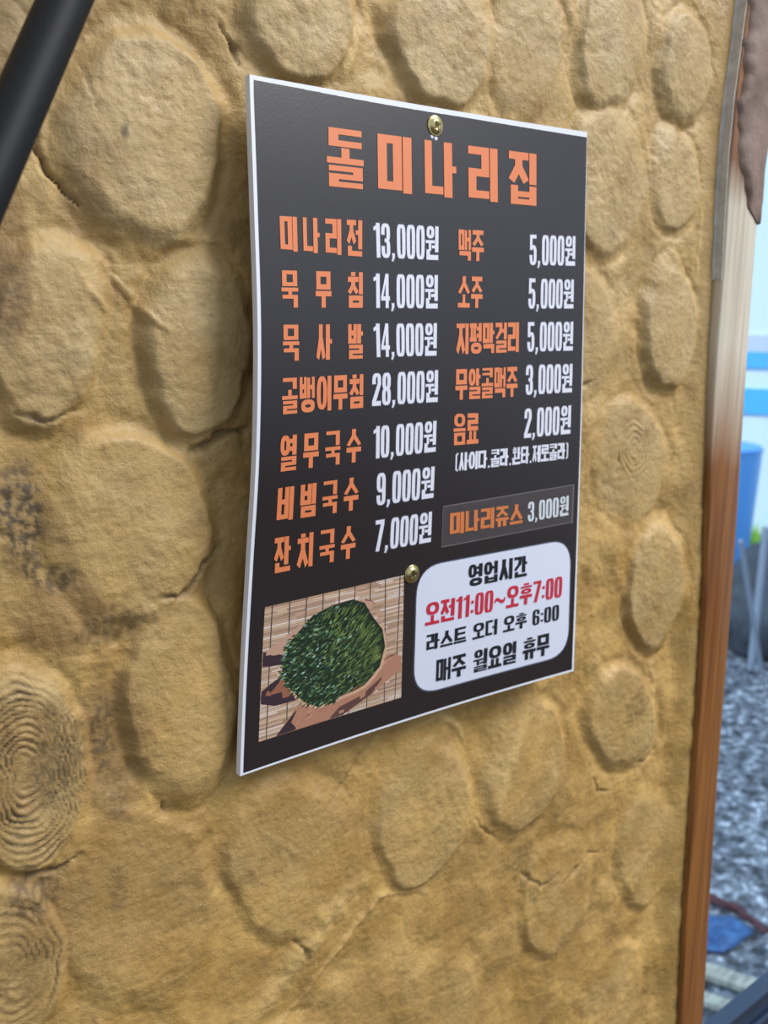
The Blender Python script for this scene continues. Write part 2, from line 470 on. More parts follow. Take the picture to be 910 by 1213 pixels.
def wall_material():
    m = principled('ochre_mud', (0.4, 0.27, 0.11, 1), 0.5, spec=0.35, coat=0.10, coat_rough=0.32)
    b = m.node_tree.nodes['Principled BSDF']
    at = N(m, 'ShaderNodeVertexColor', layer_name='Col')
    sp = N(m, 'ShaderNodeSeparateColor')
    L(m, at.outputs[0], sp.inputs[0])
    tc = N(m, 'ShaderNodeTexCoord')

    def noise(scale, detail=5, rough=.6, sx=(1, 1, 1)):
        mp = N(m, 'ShaderNodeMapping'); mp.inputs['Scale'].default_value = sx
        n = N(m, 'ShaderNodeTexNoise'); n.inputs['Scale'].default_value = scale
        n.inputs['Detail'].default_value = detail; n.inputs['Roughness'].default_value = rough
        L(m, tc.outputs['Object'], mp.inputs[0]); L(m, mp.outputs[0], n.inputs['Vector'])
        return n.outputs['Fac']

    def mix(a, bb, fac):
        n = N(m, 'ShaderNodeMix', data_type='RGBA')
        for s, v in ((n.inputs[6], a), (n.inputs[7], bb)):
            if isinstance(v, tuple): s.default_value = v
            else: L(m, v, s)
        L(m, fac, n.inputs[0])
        return n.outputs[2]

    def rng(x, a, bb, lo=0.0, hi=1.0):
        n = N(m, 'ShaderNodeMapRange')
        n.inputs['From Min'].default_value = a; n.inputs['From Max'].default_value = bb
        n.inputs['To Min'].default_value = lo; n.inputs['To Max'].default_value = hi
        L(m, x, n.inputs['Value'])
        return n.outputs[0]
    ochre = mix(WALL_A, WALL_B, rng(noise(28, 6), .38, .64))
    pale_tone = mix(WALL_C, WALL_D, rng(noise(40, 5), .35, .65))
    c = mix(ochre, pale_tone, sp.outputs[0])
    inv = N(m, 'ShaderNodeMath', operation='SUBTRACT'); inv.inputs[0].default_value = 1.0; L(m, at.outputs[1], inv.inputs[1])
    c = mix(c, WALL_BR, rng(inv.outputs[0], 0, 1, 0, .7))
    c = mix(c, WALL_Y, rng(sp.outputs[2], 0, 1, 0, .75))
    c = mix(c, WALL_E, rng(noise(190, 5, .75), .55, .72, 0, .6))
    c = mix(c, WALL_F, rng(noise(420, 3, .7), .62, .78, 0, .5))
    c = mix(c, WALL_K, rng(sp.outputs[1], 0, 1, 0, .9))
    L(m, c, b.inputs['Base Color'])
    b1 = N(m, 'ShaderNodeBump'); b1.inputs['Strength'].default_value = .8; b1.inputs['Distance'].default_value = .0011
    L(m, noise(330, 6, .62), b1.inputs['Height'])
    b2 = N(m, 'ShaderNodeBump'); b2.inputs['Strength'].default_value = .18; b2.inputs['Distance'].default_value = .0006
    L(m, noise(60, 4, .6, (2.0, 2.0, 14.0)), b2.inputs['Height']); L(m, b1.outputs[0], b2.inputs['Normal'])
    L(m, b2.outputs[0], b.inputs['Normal'])
    L(m, rng(noise(35, 4), .35, .65, .36, .62), b.inputs['Roughness'])
    return m


WALL_A = (0.37, 0.222, 0.060, 1)
WALL_B = (0.54, 0.345, 0.112, 1)
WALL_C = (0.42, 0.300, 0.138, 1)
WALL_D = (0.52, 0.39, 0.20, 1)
WALL_E = (0.30, 0.18, 0.065, 1)
WALL_BR = (0.27, 0.160, 0.062, 1)
WALL_Y = (0.62, 0.43, 0.17, 1)
WALL_F = (0.62, 0.50, 0.32, 1)
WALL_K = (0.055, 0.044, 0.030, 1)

wall = build_wall()
tag(wall, 'ochre mud plaster wall with round log ends set into it', None, None, 'structure')

# ---- floor inside and gravel yard outside
m_floor = noisy('floor_concrete', srgb(56, 48, 43), srgb(74, 64, 57), 6, .7, .1)
fl = mesh('floor', [(-3, -4, 0), (4, -4, 0), (4, .18, 0), (-3, .18, 0), (-3, -4, -.1), (4, -4, -.1), (4, .18, -.1), (-3, .18, -.1)],
          [(0, 1, 2, 3), (4, 7, 6, 5), (0, 4, 5, 1), (1, 5, 6, 2), (2, 6, 7, 3), (3, 7, 4, 0)], m_floor)
tag(fl, kind='structure')
m_gravel = noisy('gravel', (0.016, 0.023, 0.036, 1), (0.20, 0.24, 0.31, 1), 34, .6, .9, .02, 6, c3=(.62, .70, .84, 1), lo=.40, hi=.57)


def build_yard():
    n = 150
    V = []; F = []
    xs = np.linspace(-2, 9, n); ys = np.linspace(.18, 8, n)
    Xg, Yg = np.meshgrid(xs, ys)
    Zg = .018 * fbm(Xg * 9, Yg * 9, 4, 3) + .01 * fbm(Xg * 2, Yg * 2, 2, 9)
    Zg = Zg - Zg.max()
    for x, y, z in zip(Xg.ravel(), Yg.ravel(), Zg.ravel()): V.append((x, y, z))
    for j in range(n - 1):
        for i in range(n - 1):
            a = j * n + i
            F.append((a, a + 1, a + n + 1, a + n))
    return mesh('gravel_ground', V, F, m_gravel, smooth=True)


tag(build_yard(), kind='structure')

# ---- window beside the post
m_rail = principled('dark_aluminium', srgb(70, 88, 112), .3, .7)
m_glass = bpy.data.materials.new('window_glass'); m_glass.use_nodes = True
nt = m_glass.node_tree; nt.nodes.clear()
go = nt.nodes.new('ShaderNodeOutputMaterial'); gm = nt.nodes.new('ShaderNodeMixShader')
gt = nt.nodes.new('ShaderNodeBsdfTransparent'); gg = nt.nodes.new('ShaderNodeBsdfGlossy'); gf = nt.nodes.new('ShaderNodeFresnel')
gt.inputs[0].default_value = (.86, .95, 1.0, 1); gg.inputs['Roughness'].default_value = .03; gf.inputs[0].default_value = 1.35  # blue tint puts the cool daylight outside into the glass colour
gb = nt.nodes.new('ShaderNodeNewGeometry'); gx = nt.nodes.new('ShaderNodeMath'); gx.operation = 'SUBTRACT'; gx.inputs[0].default_value = 1.0
gy = nt.nodes.new('ShaderNodeMath'); gy.operation = 'MULTIPLY'
nt.links.new(gb.outputs['Backfacing'], gx.inputs[1]); nt.links.new(gx.outputs[0], gy.inputs[0]); nt.links.new(gf.outputs[0], gy.inputs[1])
nt.links.new(gy.outputs[0], gm.inputs[0]); nt.links.new(gt.outputs[0], gm.inputs[1]); nt.links.new(gg.outputs[0], gm.inputs[2])
nt.links.new(gm.outputs[0], go.inputs[0])


def box(x0, x1, y0, y1, z0, z1):
    v = [(x, y, z) for z in (z0, z1) for y in (y0, y1) for x in (x0, x1)]
    f = [(0, 2, 3, 1), (4, 5, 7, 6), (0, 1, 5, 4), (1, 3, 7, 5), (3, 2, 6, 7), (2, 0, 4, 6)]
    return v, f


def boxes(name, lst, mat, parent=None, bevel=0.0):
    bm = bmesh.new()
    for b in lst:
        v, f = box(*b)
        bv = [bm.verts.new(c) for c in v]
        for q in f: bm.faces.new([bv[i] for i in q])
    if bevel: bmesh.ops.bevel(bm, geom=list(bm.edges), offset=bevel, segments=2, affect='EDGES', profile=.7)
    bmesh.ops.recalc_face_normals(bm, faces=bm.faces)
    me = bpy.data.meshes.new(name); bm.to_mesh(me); bm.free()
    return link(name, me, mat, parent)


win = boxes('window_1', [(.40, 1.45, .031, .047, .781, .842), (.40, 1.45, .025, .0305, .781, .822), (.40, 1.45, .0475, .075, .767, .785),
                         (1.40, 1.45, .030, .075, .8515, 2.55), (.40, 1.45, .030, .075, 2.551, 2.62)], m_rail, None, .0022)
tag(win, kind='structure')
gl = boxes('glass_pane', [(.40, 1.402, .050, .055, .787, 2.553)], m_glass, win)
m_plain = noisy('plain_render', (0.34, .22, .09, 1), (.42, .28, .12, 1), 20, .7, .3)
wr = boxes('wall_right', [(.425, 1.45, .03, .075, 0, .765)], m_plain)
tag(wr, kind='structure')

# ================================================================ THINGS
# ---- wooden post at the end of the wall
PL, PR = POST_L, POST_R


def lerp(tab, y):
    for (y0, a), (y1, b) in zip(tab[:-1], tab[1:]):
        if y <= y1:
            t = max(0, min(1, (y - y0) / (y1 - y0)))
            return a + (b - a) * t
    return tab[-1][1]


m_wood = principled('varnished_wood', (0.16, .07, .025, 1), .42, spec=.4, coat=.7, coat_rough=.14)


def wood_nodes(m):
    b = m.node_tree.nodes['Principled BSDF']
    b.inputs['Coat IOR'].default_value = 1.5
    tc = N(m, 'ShaderNodeTexCoord'); mp = N(m, 'ShaderNodeMapping'); mp.inputs['Scale'].default_value = (1, 1, .035)
    nz = N(m, 'ShaderNodeTexNoise'); nz.inputs['Scale'].default_value = 260; nz.inputs['Detail'].default_value = 5
    L(m, tc.outputs['Object'], mp.inputs[0]); L(m, mp.outputs[0], nz.inputs['Vector'])
    rp = N(m, 'ShaderNodeValToRGB')
    rp.color_ramp.elements[0].position = .34; rp.color_ramp.elements[0].color = srgb(112, 66, 22)
    rp.color_ramp.elements[1].position = .66; rp.color_ramp.elements[1].color = srgb(150, 97, 40)
    L(m, nz.outputs['Fac'], rp.inputs[0])
    # pale band: sky sheen on the varnish, painted into the base colour
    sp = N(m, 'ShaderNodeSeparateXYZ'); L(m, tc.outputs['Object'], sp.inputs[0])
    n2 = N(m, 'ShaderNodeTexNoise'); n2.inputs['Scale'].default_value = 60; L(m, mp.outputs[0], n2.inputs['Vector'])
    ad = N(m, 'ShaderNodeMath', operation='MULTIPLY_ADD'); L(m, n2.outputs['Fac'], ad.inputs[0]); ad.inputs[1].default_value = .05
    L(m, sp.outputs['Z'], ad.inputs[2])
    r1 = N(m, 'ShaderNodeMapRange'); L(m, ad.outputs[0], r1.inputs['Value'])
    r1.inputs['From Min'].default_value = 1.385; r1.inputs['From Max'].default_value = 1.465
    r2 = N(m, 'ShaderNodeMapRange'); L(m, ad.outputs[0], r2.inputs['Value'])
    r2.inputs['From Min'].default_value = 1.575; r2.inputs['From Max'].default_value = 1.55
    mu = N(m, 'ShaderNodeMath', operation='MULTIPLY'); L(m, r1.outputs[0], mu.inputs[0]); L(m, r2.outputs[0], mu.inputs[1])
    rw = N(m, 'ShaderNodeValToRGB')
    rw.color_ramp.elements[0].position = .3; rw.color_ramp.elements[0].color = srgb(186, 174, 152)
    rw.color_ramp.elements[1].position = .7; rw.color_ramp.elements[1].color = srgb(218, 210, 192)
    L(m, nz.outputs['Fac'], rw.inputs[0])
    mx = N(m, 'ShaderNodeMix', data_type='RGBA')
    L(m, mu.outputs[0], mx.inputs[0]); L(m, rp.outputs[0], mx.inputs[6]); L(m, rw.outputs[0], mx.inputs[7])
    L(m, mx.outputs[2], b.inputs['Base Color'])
    bp = N(m, 'ShaderNodeBump'); bp.inputs['Strength'].default_value = .35; bp.inputs['Distance'].default_value = .0006
    L(m, nz.outputs['Fac'], bp.inputs['Height']); L(m, bp.outputs[0], b.inputs['Normal']); L(m, bp.outputs[0], b.inputs['Coat Normal'])


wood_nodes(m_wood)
post = empty('wooden_post', (.40, .05, 0))
tag(post, 'varnished wooden post between the mud wall and the window', 'post')


def sweep(name, section, ylist, mat, parent, smooth=True):
    V = []; F = []
    n = None
    for y in ylist:
        s = section(y)
        n = len(s)
        V += [W(x, y, z) for x, z in s]
    for j in range(len(ylist) - 1):
        for i in range(n):
            a = j * n + i; b = j * n + (i + 1) % n
            F.append((a, a + n, b + n, b))
    F.append(tuple(range(n))); F.append(tuple(reversed(range((len(ylist) - 1) * n, len(ylist) * n))))
    me = bpy.data.meshes.new(name); me.from_pydata(V, [], F)
    bm = bmesh.new(); bm.from_mesh(me); bmesh.ops.recalc_face_normals(bm, faces=bm.faces); bm.to_mesh(me); bm.free()
    o = link(name, me, mat, parent)
    if smooth:
        me.polygons.foreach_set('use_smooth', [True] * len(F))
        md = o.modifiers.new('edge', 'EDGE_SPLIT'); md.split_angle = math.radians(35)
    return o


def post_sec(y):
    l = lerp(PL, y); r = lerp(PR, y)
    out = [(l + 1.6, 150), (l + 1.6, 30), (l + 1.6, 24), (l, 13)]
    for k in range(5):
        t = k / 4 * math.pi / 2
        out.append((l + 2.0 - 2.0 * math.cos(t), 8.5 - 2.0 * math.sin(t)))
    for k in range(7):
        t = k / 6
        out.append((l + 2.6 + (r - l - 7) * t, 6.5 - 1.3 * math.sin(math.pi * t) + .25 * math.sin(t * 19)))
    for k in range(6):
        t = k / 5 * math.pi / 2
        out.append((r - 4 + 4 * math.sin(t), 10.5 - 4 * math.cos(t)))
    out += [(r, 24), (r, 150)]
    return out


yl = list(range(-1100, -120, 35)) + list(range(-120, 730, 6)) + list(range(730, 1550, 60)) + [1549.5]
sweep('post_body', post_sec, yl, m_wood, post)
m_seal = noisy('grey_sealant', srgb(176, 172, 164), srgb(206, 202, 194), 120, .5, .3, .0006)


def seal_sec(y):
    l = lerp(PL, y)
    zw = np.interp(y, [-100, 60, 170, 260], [14.0, 13.5, 11.4, 10.6])
    k = .5 + .5 * math.sin(y * .07) * math.sin(y * .023)
    return [(l + .5, 7.6), (l + .5, zw + 3), (l - 2.2 - k, zw + 3), (l - 2.0 - k, zw - .1), (l - .8, zw - .9), (l - .5, 7.8)]


sl = sweep('sealant_strip', seal_sec, list(range(-1100, -420, 40)) + list(range(-420, 72, 6)), m_seal, post)
sl['label'] = 'grey sealant strip along the left edge of the post'

# mud smeared over the top of the post
m_smear = noisy('grey_mud', srgb(112, 92, 82), srgb(142, 122, 110), 45, .6, .6, .002, 7)
SM_L = [(-430, 377.5), (-260, 364.5), (-97, 354), (-76, 351), (-57, 351.5), (-39, 349.5), (-26, 349.5), (-8, 354), (11, 362.2), (22, 369.2), (27, 378), (31, 385)]


def build_smear():
    V = []; F = []
    ylist = list(range(-430, -120, 15)) + list(range(-120, 31, 3))
    n = 16
    for y in ylist:
        l = lerp(SM_L, y) + 1.2 * math.sin(y * .21) + .8 * math.sin(y * .53); r = lerp(PR, y) + .3
        end = min(1, max(0.02, (31 - y) / 22.0)) ** .5
        for i in range(n):
            t = i / (n - 1)
            th = 3.6 * end * min(1, t * 5) ** .6 * (1 + .25 * math.sin(y * .1 + t * 5))
            z = 6.6 - th
            if t > .93: z = 13 if t > .99 else 8
            if t == 0: z = 7.5
            V.append(W(l + (r - l) * t, y, z))
        for i in range(n):
            V.append(W(l + .6 + (r - l - .6) * (1 - i / (n - 1)), y, 15))
    m = 2 * n
    for j in range(len(ylist) - 1):
        for i in range(m):
            a = j * m + i; b = j * m + (i + 1) % m
            F.append((a, a + m, b + m, b))
    F.append(tuple(range(m))); F.append(tuple(reversed(range((len(ylist) - 1) * m, len(ylist) * m))))
    me = bpy.data.meshes.new('mud_smear'); me.from_pydata(V, [], F)
    bm = bmesh.new(); bm.from_mesh(me); bmesh.ops.recalc_face_normals(bm, faces=bm.faces); bm.to_mesh(me); bm.free()
    me.polygons.foreach_set('use_smooth', [True] * len(F))
    o = link('mud_smear', me, m_smear, post)
    o['label'] = 'grey-brown mud smeared over the top of the post'


build_smear()


# ---- black pole leaning in front of the wall
def tube(name, p0, p1, r, mat, parent=None, seg=32, r1=None):
    p0 = Vector(p0); p1 = Vector(p1); r1 = r if r1 is None else r1
    d = (p1 - p0).normalized(); a = d.orthogonal().normalized(); b = d.cross(a)
    V = []; F = []
    rings = [(p0, r * .8), (p0 + d * r * .2, r), (p1 - d * r1 * .2, r1), (p1, r1 * .8)]
    for c, rr in rings:
        for i in range(seg):
            t = 2 * math.pi * i / seg
            V.append(tuple(c + a * (rr * math.cos(t)) + b * (rr * math.sin(t))))
    for j in range(len(rings) - 1):
        for i in range(seg):
            F.append((j * seg + i, j * seg + (i + 1) % seg, (j + 1) * seg + (i + 1) % seg, (j + 1) * seg + i))
    F.append(tuple(reversed(range(seg)))); F.append(tuple(range(3 * seg, 4 * seg)))
    o = mesh(name, V, F, mat, parent, smooth=True)
    md = o.modifiers.new('edge', 'EDGE_SPLIT'); md.split_angle = math.radians(40)
    return o


m_black = principled('matt_black_coating', srgb(22, 25, 29), .55, spec=.16)
m_rubber = principled('black_rubber', (.012, .012, .013, 1), .7)
A = Vector(W(-85.9, 2.3, -40)); B = Vector(W(-113.8, 49.2, -60))
dr = (A - B).normalized()
tf = (-B.z) / dr.z
foot = B + dr * (tf + .0)
tw = (.004 - A.y) / dr.y
top = A + dr * tw
pole = empty('black_pole', tuple(foot))
tag(pole, 'slanting black pole leaning across the upper left corner of the wall', 'pole')
tube('shaft', foot + dr * .012, top, .0072, m_black, pole)
tube('foot_cap', foot, foot + dr * .03, .0098, m_rubber, pole, r1=.0085)

# ---- menu board
m_foam = principled('white_foam_board', srgb(224, 229, 240), .55)


def printed(name, color, rough=.25, spec=.7):
    m = principled(name, color, rough, spec=spec)
    b = m.node_tree.nodes['Principled BSDF']
    tc = N(m, 'ShaderNodeTexCoord'); nz = N(m, 'ShaderNodeTexNoise')
    nz.inputs['Scale'].default_value = 900; nz.inputs['Detail'].default_value = 2
    bp = N(m, 'ShaderNodeBump'); bp.inputs['Strength'].default_value = .12; bp.inputs['Distance'].default_value = .0002
    L(m, tc.outputs['Object'], nz.inputs['Vector']); L(m, nz.outputs['Fac'], bp.inputs['Height']); L(m, bp.outputs[0], b.inputs['Normal'])
    return m


m_print = printed('black_print', srgb(34, 28, 30), .26, .9)
INK = {'O': printed('orange_ink', srgb(226, 132, 86)), 'W': printed('white_ink', srgb(222, 224, 238)), 'K': printed('dark_ink', srgb(26, 32, 38)),
       'R': printed('red_ink', srgb(196, 44, 66)), 'G': printed('grey_glow_ink', srgb(82, 84, 96)), 'P': printed('pale_panel_ink', srgb(216, 222, 240)),
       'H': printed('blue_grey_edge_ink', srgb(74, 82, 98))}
INK['o'] = printed('orange_label_ink', srgb(206, 122, 70)); INK['w'] = printed('white_label_ink', srgb(205, 214, 220))

board = empty('menu_board', sheet(103, 294, -3.6))
tag(board, 'black Korean menu board with orange and white lettering screwed to the mud wall', 'menu board')


def slab(name, quad, nu, nv, front, back, mat, parent, smooth=True):
    V = []; F = []
    for off in (front, back):
        for j in range(nv + 1):
            for i in range(nu + 1):
                V.append(sheet(*bil(quad, i / nu, j / nv), off))
    n = (nu + 1) * (nv + 1)

    def I(i, j, s=0): return s * n + j * (nu + 1) + i
    for j in range(nv):
        for i in range(nu):
            F.append((I(i, j), I(i, j + 1), I(i + 1, j + 1), I(i + 1, j)))
            F.append((I(i, j, 1), I(i + 1, j, 1), I(i + 1, j + 1, 1), I(i, j + 1, 1)))
    for i in range(nu):
        F.append((I(i, 0), I(i + 1, 0), I(i + 1, 0, 1), I(i, 0, 1)))
        F.append((I(i, nv), I(i, nv, 1), I(i + 1, nv, 1), I(i + 1, nv)))
    for j in range(nv):
        F.append((I(0, j), I(0, j, 1), I(0, j + 1, 1), I(0, j + 1)))
        F.append((I(nu, j), I(nu, j + 1), I(nu, j + 1, 1), I(nu, j, 1)))
    o = mesh(name, V, F, mat, parent, smooth=smooth)
    md = o.modifiers.new('edge', 'EDGE_SPLIT'); md.split_angle = math.radians(40)
    return o


slab('foam_board', [(-1.8, -1.7), (206.3, -2.6), (207.5, 294.4), (-1.5, 294.1)], 24, 40, 0, -3.6, m_foam, board)['label'] = 'white foam board with a narrow white margin'
ps = slab('printed_sheet', [(0, 0), (206, 0), (206, 293), (0, 293)], 24, 40, .12, .01, m_print, board)
ps['label'] = 'black printed sheet'

# ---------------------------------------------------------------- lettering
CHO = 'ㄱㄲㄴㄷㄸㄹㅁㅂㅃㅅㅆㅇㅈㅉㅊㅋㅌㅍㅎ'
JUNG = 'ㅏㅐㅑㅒㅓㅔㅕㅖㅗㅘㅙㅚㅛㅜㅝㅞㅟㅠㅡㅢㅣ'
JONG = ' ㄱㄲㄳㄴㄵㄶㄷㄹㄺㄻㄼㄽㄾㄿㅀㅁㅂㅄㅅㅆㅇㅈㅊㅋㅌㅍㅎ'
TX, TY, GAP = .265, .145, .03


def R_(x0, y0, x1, y1): return [(x0, y0), (x1, y0), (x1, y1), (x0, y1)]


def ring(x0, y0, x1, y1, tx, ty, a0=0, a1=360, n=28, sup=2.6):
    cx, cy = (x0 + x1) / 2, (y0 + y1) / 2; rx, ry = (x1 - x0) / 2, (y1 - y0) / 2
    tx = min(tx, rx * .8); ty = min(ty, ry * .8)
    k = max(3, int(n * abs(a1 - a0) / 360))

    def P(a, rx, ry, e):
        c, s = math.cos(math.radians(a)), math.sin(math.radians(a))
        return (cx + rx * math.copysign(abs(c) ** (2 / e), c), cy + ry * math.copysign(abs(s) ** (2 / e), s))
    out = []
    for i in range(k):
        b0 = a0 + (a1 - a0) * i / k; b1 = a0 + (a1 - a0) * (i + 1) / k
        out.append([P(b0, rx, ry, sup), P(b1, rx, ry, sup), P(b1, rx - tx, ry - ty, sup), P(b0, rx - tx, ry - ty, sup)])
    return out


def jamo(ch, x0, y0, x1, y1, tx=TX, ty=TY, tall=False):
    w, h = x1 - x0, y1 - y0
    nb = {'ㄱ': 1.6, 'ㄴ': 1.6, 'ㄷ': 2, 'ㄹ': 3, 'ㅁ': 2, 'ㅂ': 2.6, 'ㅅ': 1.5, 'ㅇ': 2, 'ㅈ': 2.2, 'ㅊ': 3.2, 'ㅋ': 3.0, 'ㅌ': 3, 'ㅍ': 2.3, 'ㅎ': 4}[ch]
    ty = min(ty, h / (nb + .45 * (nb - 1)))
    tx = min(tx, w / (2 + .55))
    cx = (x0 + x1) / 2
    if ch == 'ㄱ':
        if tall: return [R_(x0, y0, x1, y0 + ty), [(x1 - tx, y0 + ty), (x1, y0 + ty), (x1 - .05 * w, y0 + .55 * h), (x1 - tx - .1 * w, y0 + .5 * h)], [(x1 - tx - .1 * w, y0 + .5 * h), (x1 - .05 * w, y0 + .55 * h), (x0 + .28 * w, y1), (x0, y1 - .12 * h)]]
        return [R_(x0, y0, x1, y0 + ty), R_(x1 - tx, y0 + ty, x1, y1)]
    if ch == 'ㄴ': return [R_(x0, y0, x0 + tx, y1 - ty), R_(x0, y1 - ty, x1, y1)]
    if ch == 'ㄷ': return [R_(x0, y0, x1, y0 + ty), R_(x0, y0 + ty, x0 + tx, y1 - ty), R_(x0, y1 - ty, x1, y1)]
    if ch == 'ㅌ':
        m = (y0 + y1) / 2
        return jamo('ㄷ', x0, y0, x1, y1, tx, ty) + [R_(x0 + tx, m - ty / 2, x1 - .04 * w, m + ty / 2)]
    if ch == 'ㄹ':
        m = (y0 + y1) / 2
        return [R_(x0, y0, x1, y0 + ty), R_(x1 - tx, y0 + ty, x1, m - ty / 2), R_(x0, m - ty / 2, x1, m + ty / 2), R_(x0, m + ty / 2, x0 + tx, y1 - ty), R_(x0, y1 - ty, x1, y1)]
    if ch == 'ㅁ': return [R_(x0, y0, x1, y0 + ty), R_(x0, y0 + ty, x0 + tx, y1 - ty), R_(x1 - tx, y0 + ty, x1, y1 - ty), R_(x0, y1 - ty, x1, y1)]
    if ch == 'ㅂ':
        m = y0 + .45 * h
        return [R_(x0, y0, x0 + tx, y1), R_(x1 - tx, y0, x1, y1), R_(x0 + tx, m - ty / 2, x1 - tx, m + ty / 2), R_(x0 + tx, y1 - ty, x1 - tx, y1)]
    if ch == 'ㅅ':
        t = tx * 1.06
        return [[(cx - t * .5, y0), (cx + t * .5, y0), (cx + t * .45, y0 + .42 * h), (cx - t * .55, y0 + .5 * h)],
                [(cx - t * .55, y0 + .38 * h), (cx + t * .4, y0 + .42 * h), (x0 + t * .75, y1), (x0, y1 - .08 * h)],
                [(cx - t * .4, y0 + .42 * h), (cx + t * .55, y0 + .38 * h), (x1, y1 - .08 * h), (x1 - t * .75, y1)]]
    if ch == 'ㅇ': return ring(x0, y0, x1, y1, tx, ty * .95)
    if ch == 'ㅈ':
        t = tx
        yy = y0 + ty
        return [R_(x0, y0, x1, yy), [(cx - t * .5, yy), (cx + t * .5, yy), (cx + t * .5, yy + .3 * (y1 - yy)), (cx - t * .5, yy + .3 * (y1 - yy))],
                [(cx - t * .5, yy + .25 * (y1 - yy)), (cx + t * .5, yy + .3 * (y1 - yy)), (x0 + t * .7, y1), (x0 - .02 * w, y1 - .14 * h)],
                [(cx - t * .5, yy + .3 * (y1 - yy)), (cx + t * .5, yy + .25 * (y1 - yy)), (x1 + .02 * w, y1 - .14 * h), (x1 - t * .7, y1)]]
    if ch == 'ㅊ': return [R_(cx - tx * .55, y0, cx + tx * .55, y0 + ty * .8)] + jamo('ㅈ', x0, y0 + ty * .9, x1, y1, tx, ty)
    if ch == 'ㅋ':
        m = y0 + .64 * h
        return [R_(x0, y0, x1, y0 + ty), R_(x1 - tx, y0 + ty, x1, y1), R_(x0, m - ty / 2, x1 - tx, m + ty / 2)]
    if ch == 'ㅍ':
        return [R_(x0, y0, x1, y0 + ty), R_(x0, y1 - ty, x1, y1), R_(x0 + .12 * w, y0 + ty, x0 + .12 * w + tx * .9, y1 - ty), R_(x1 - .12 * w - tx * .9, y0 + ty, x1 - .12 * w, y1 - ty)]
    if ch == 'ㅎ':
        return [R_(cx - tx * .8, y0, cx + tx * .8, y0 + ty), R_(x0, y0 + ty * 1.35, x1, y0 + ty * 2.35)] + ring(x0 + .04 * w, y0 + ty * 2.7, x1 - .04 * w, y1, tx, ty)
    return []


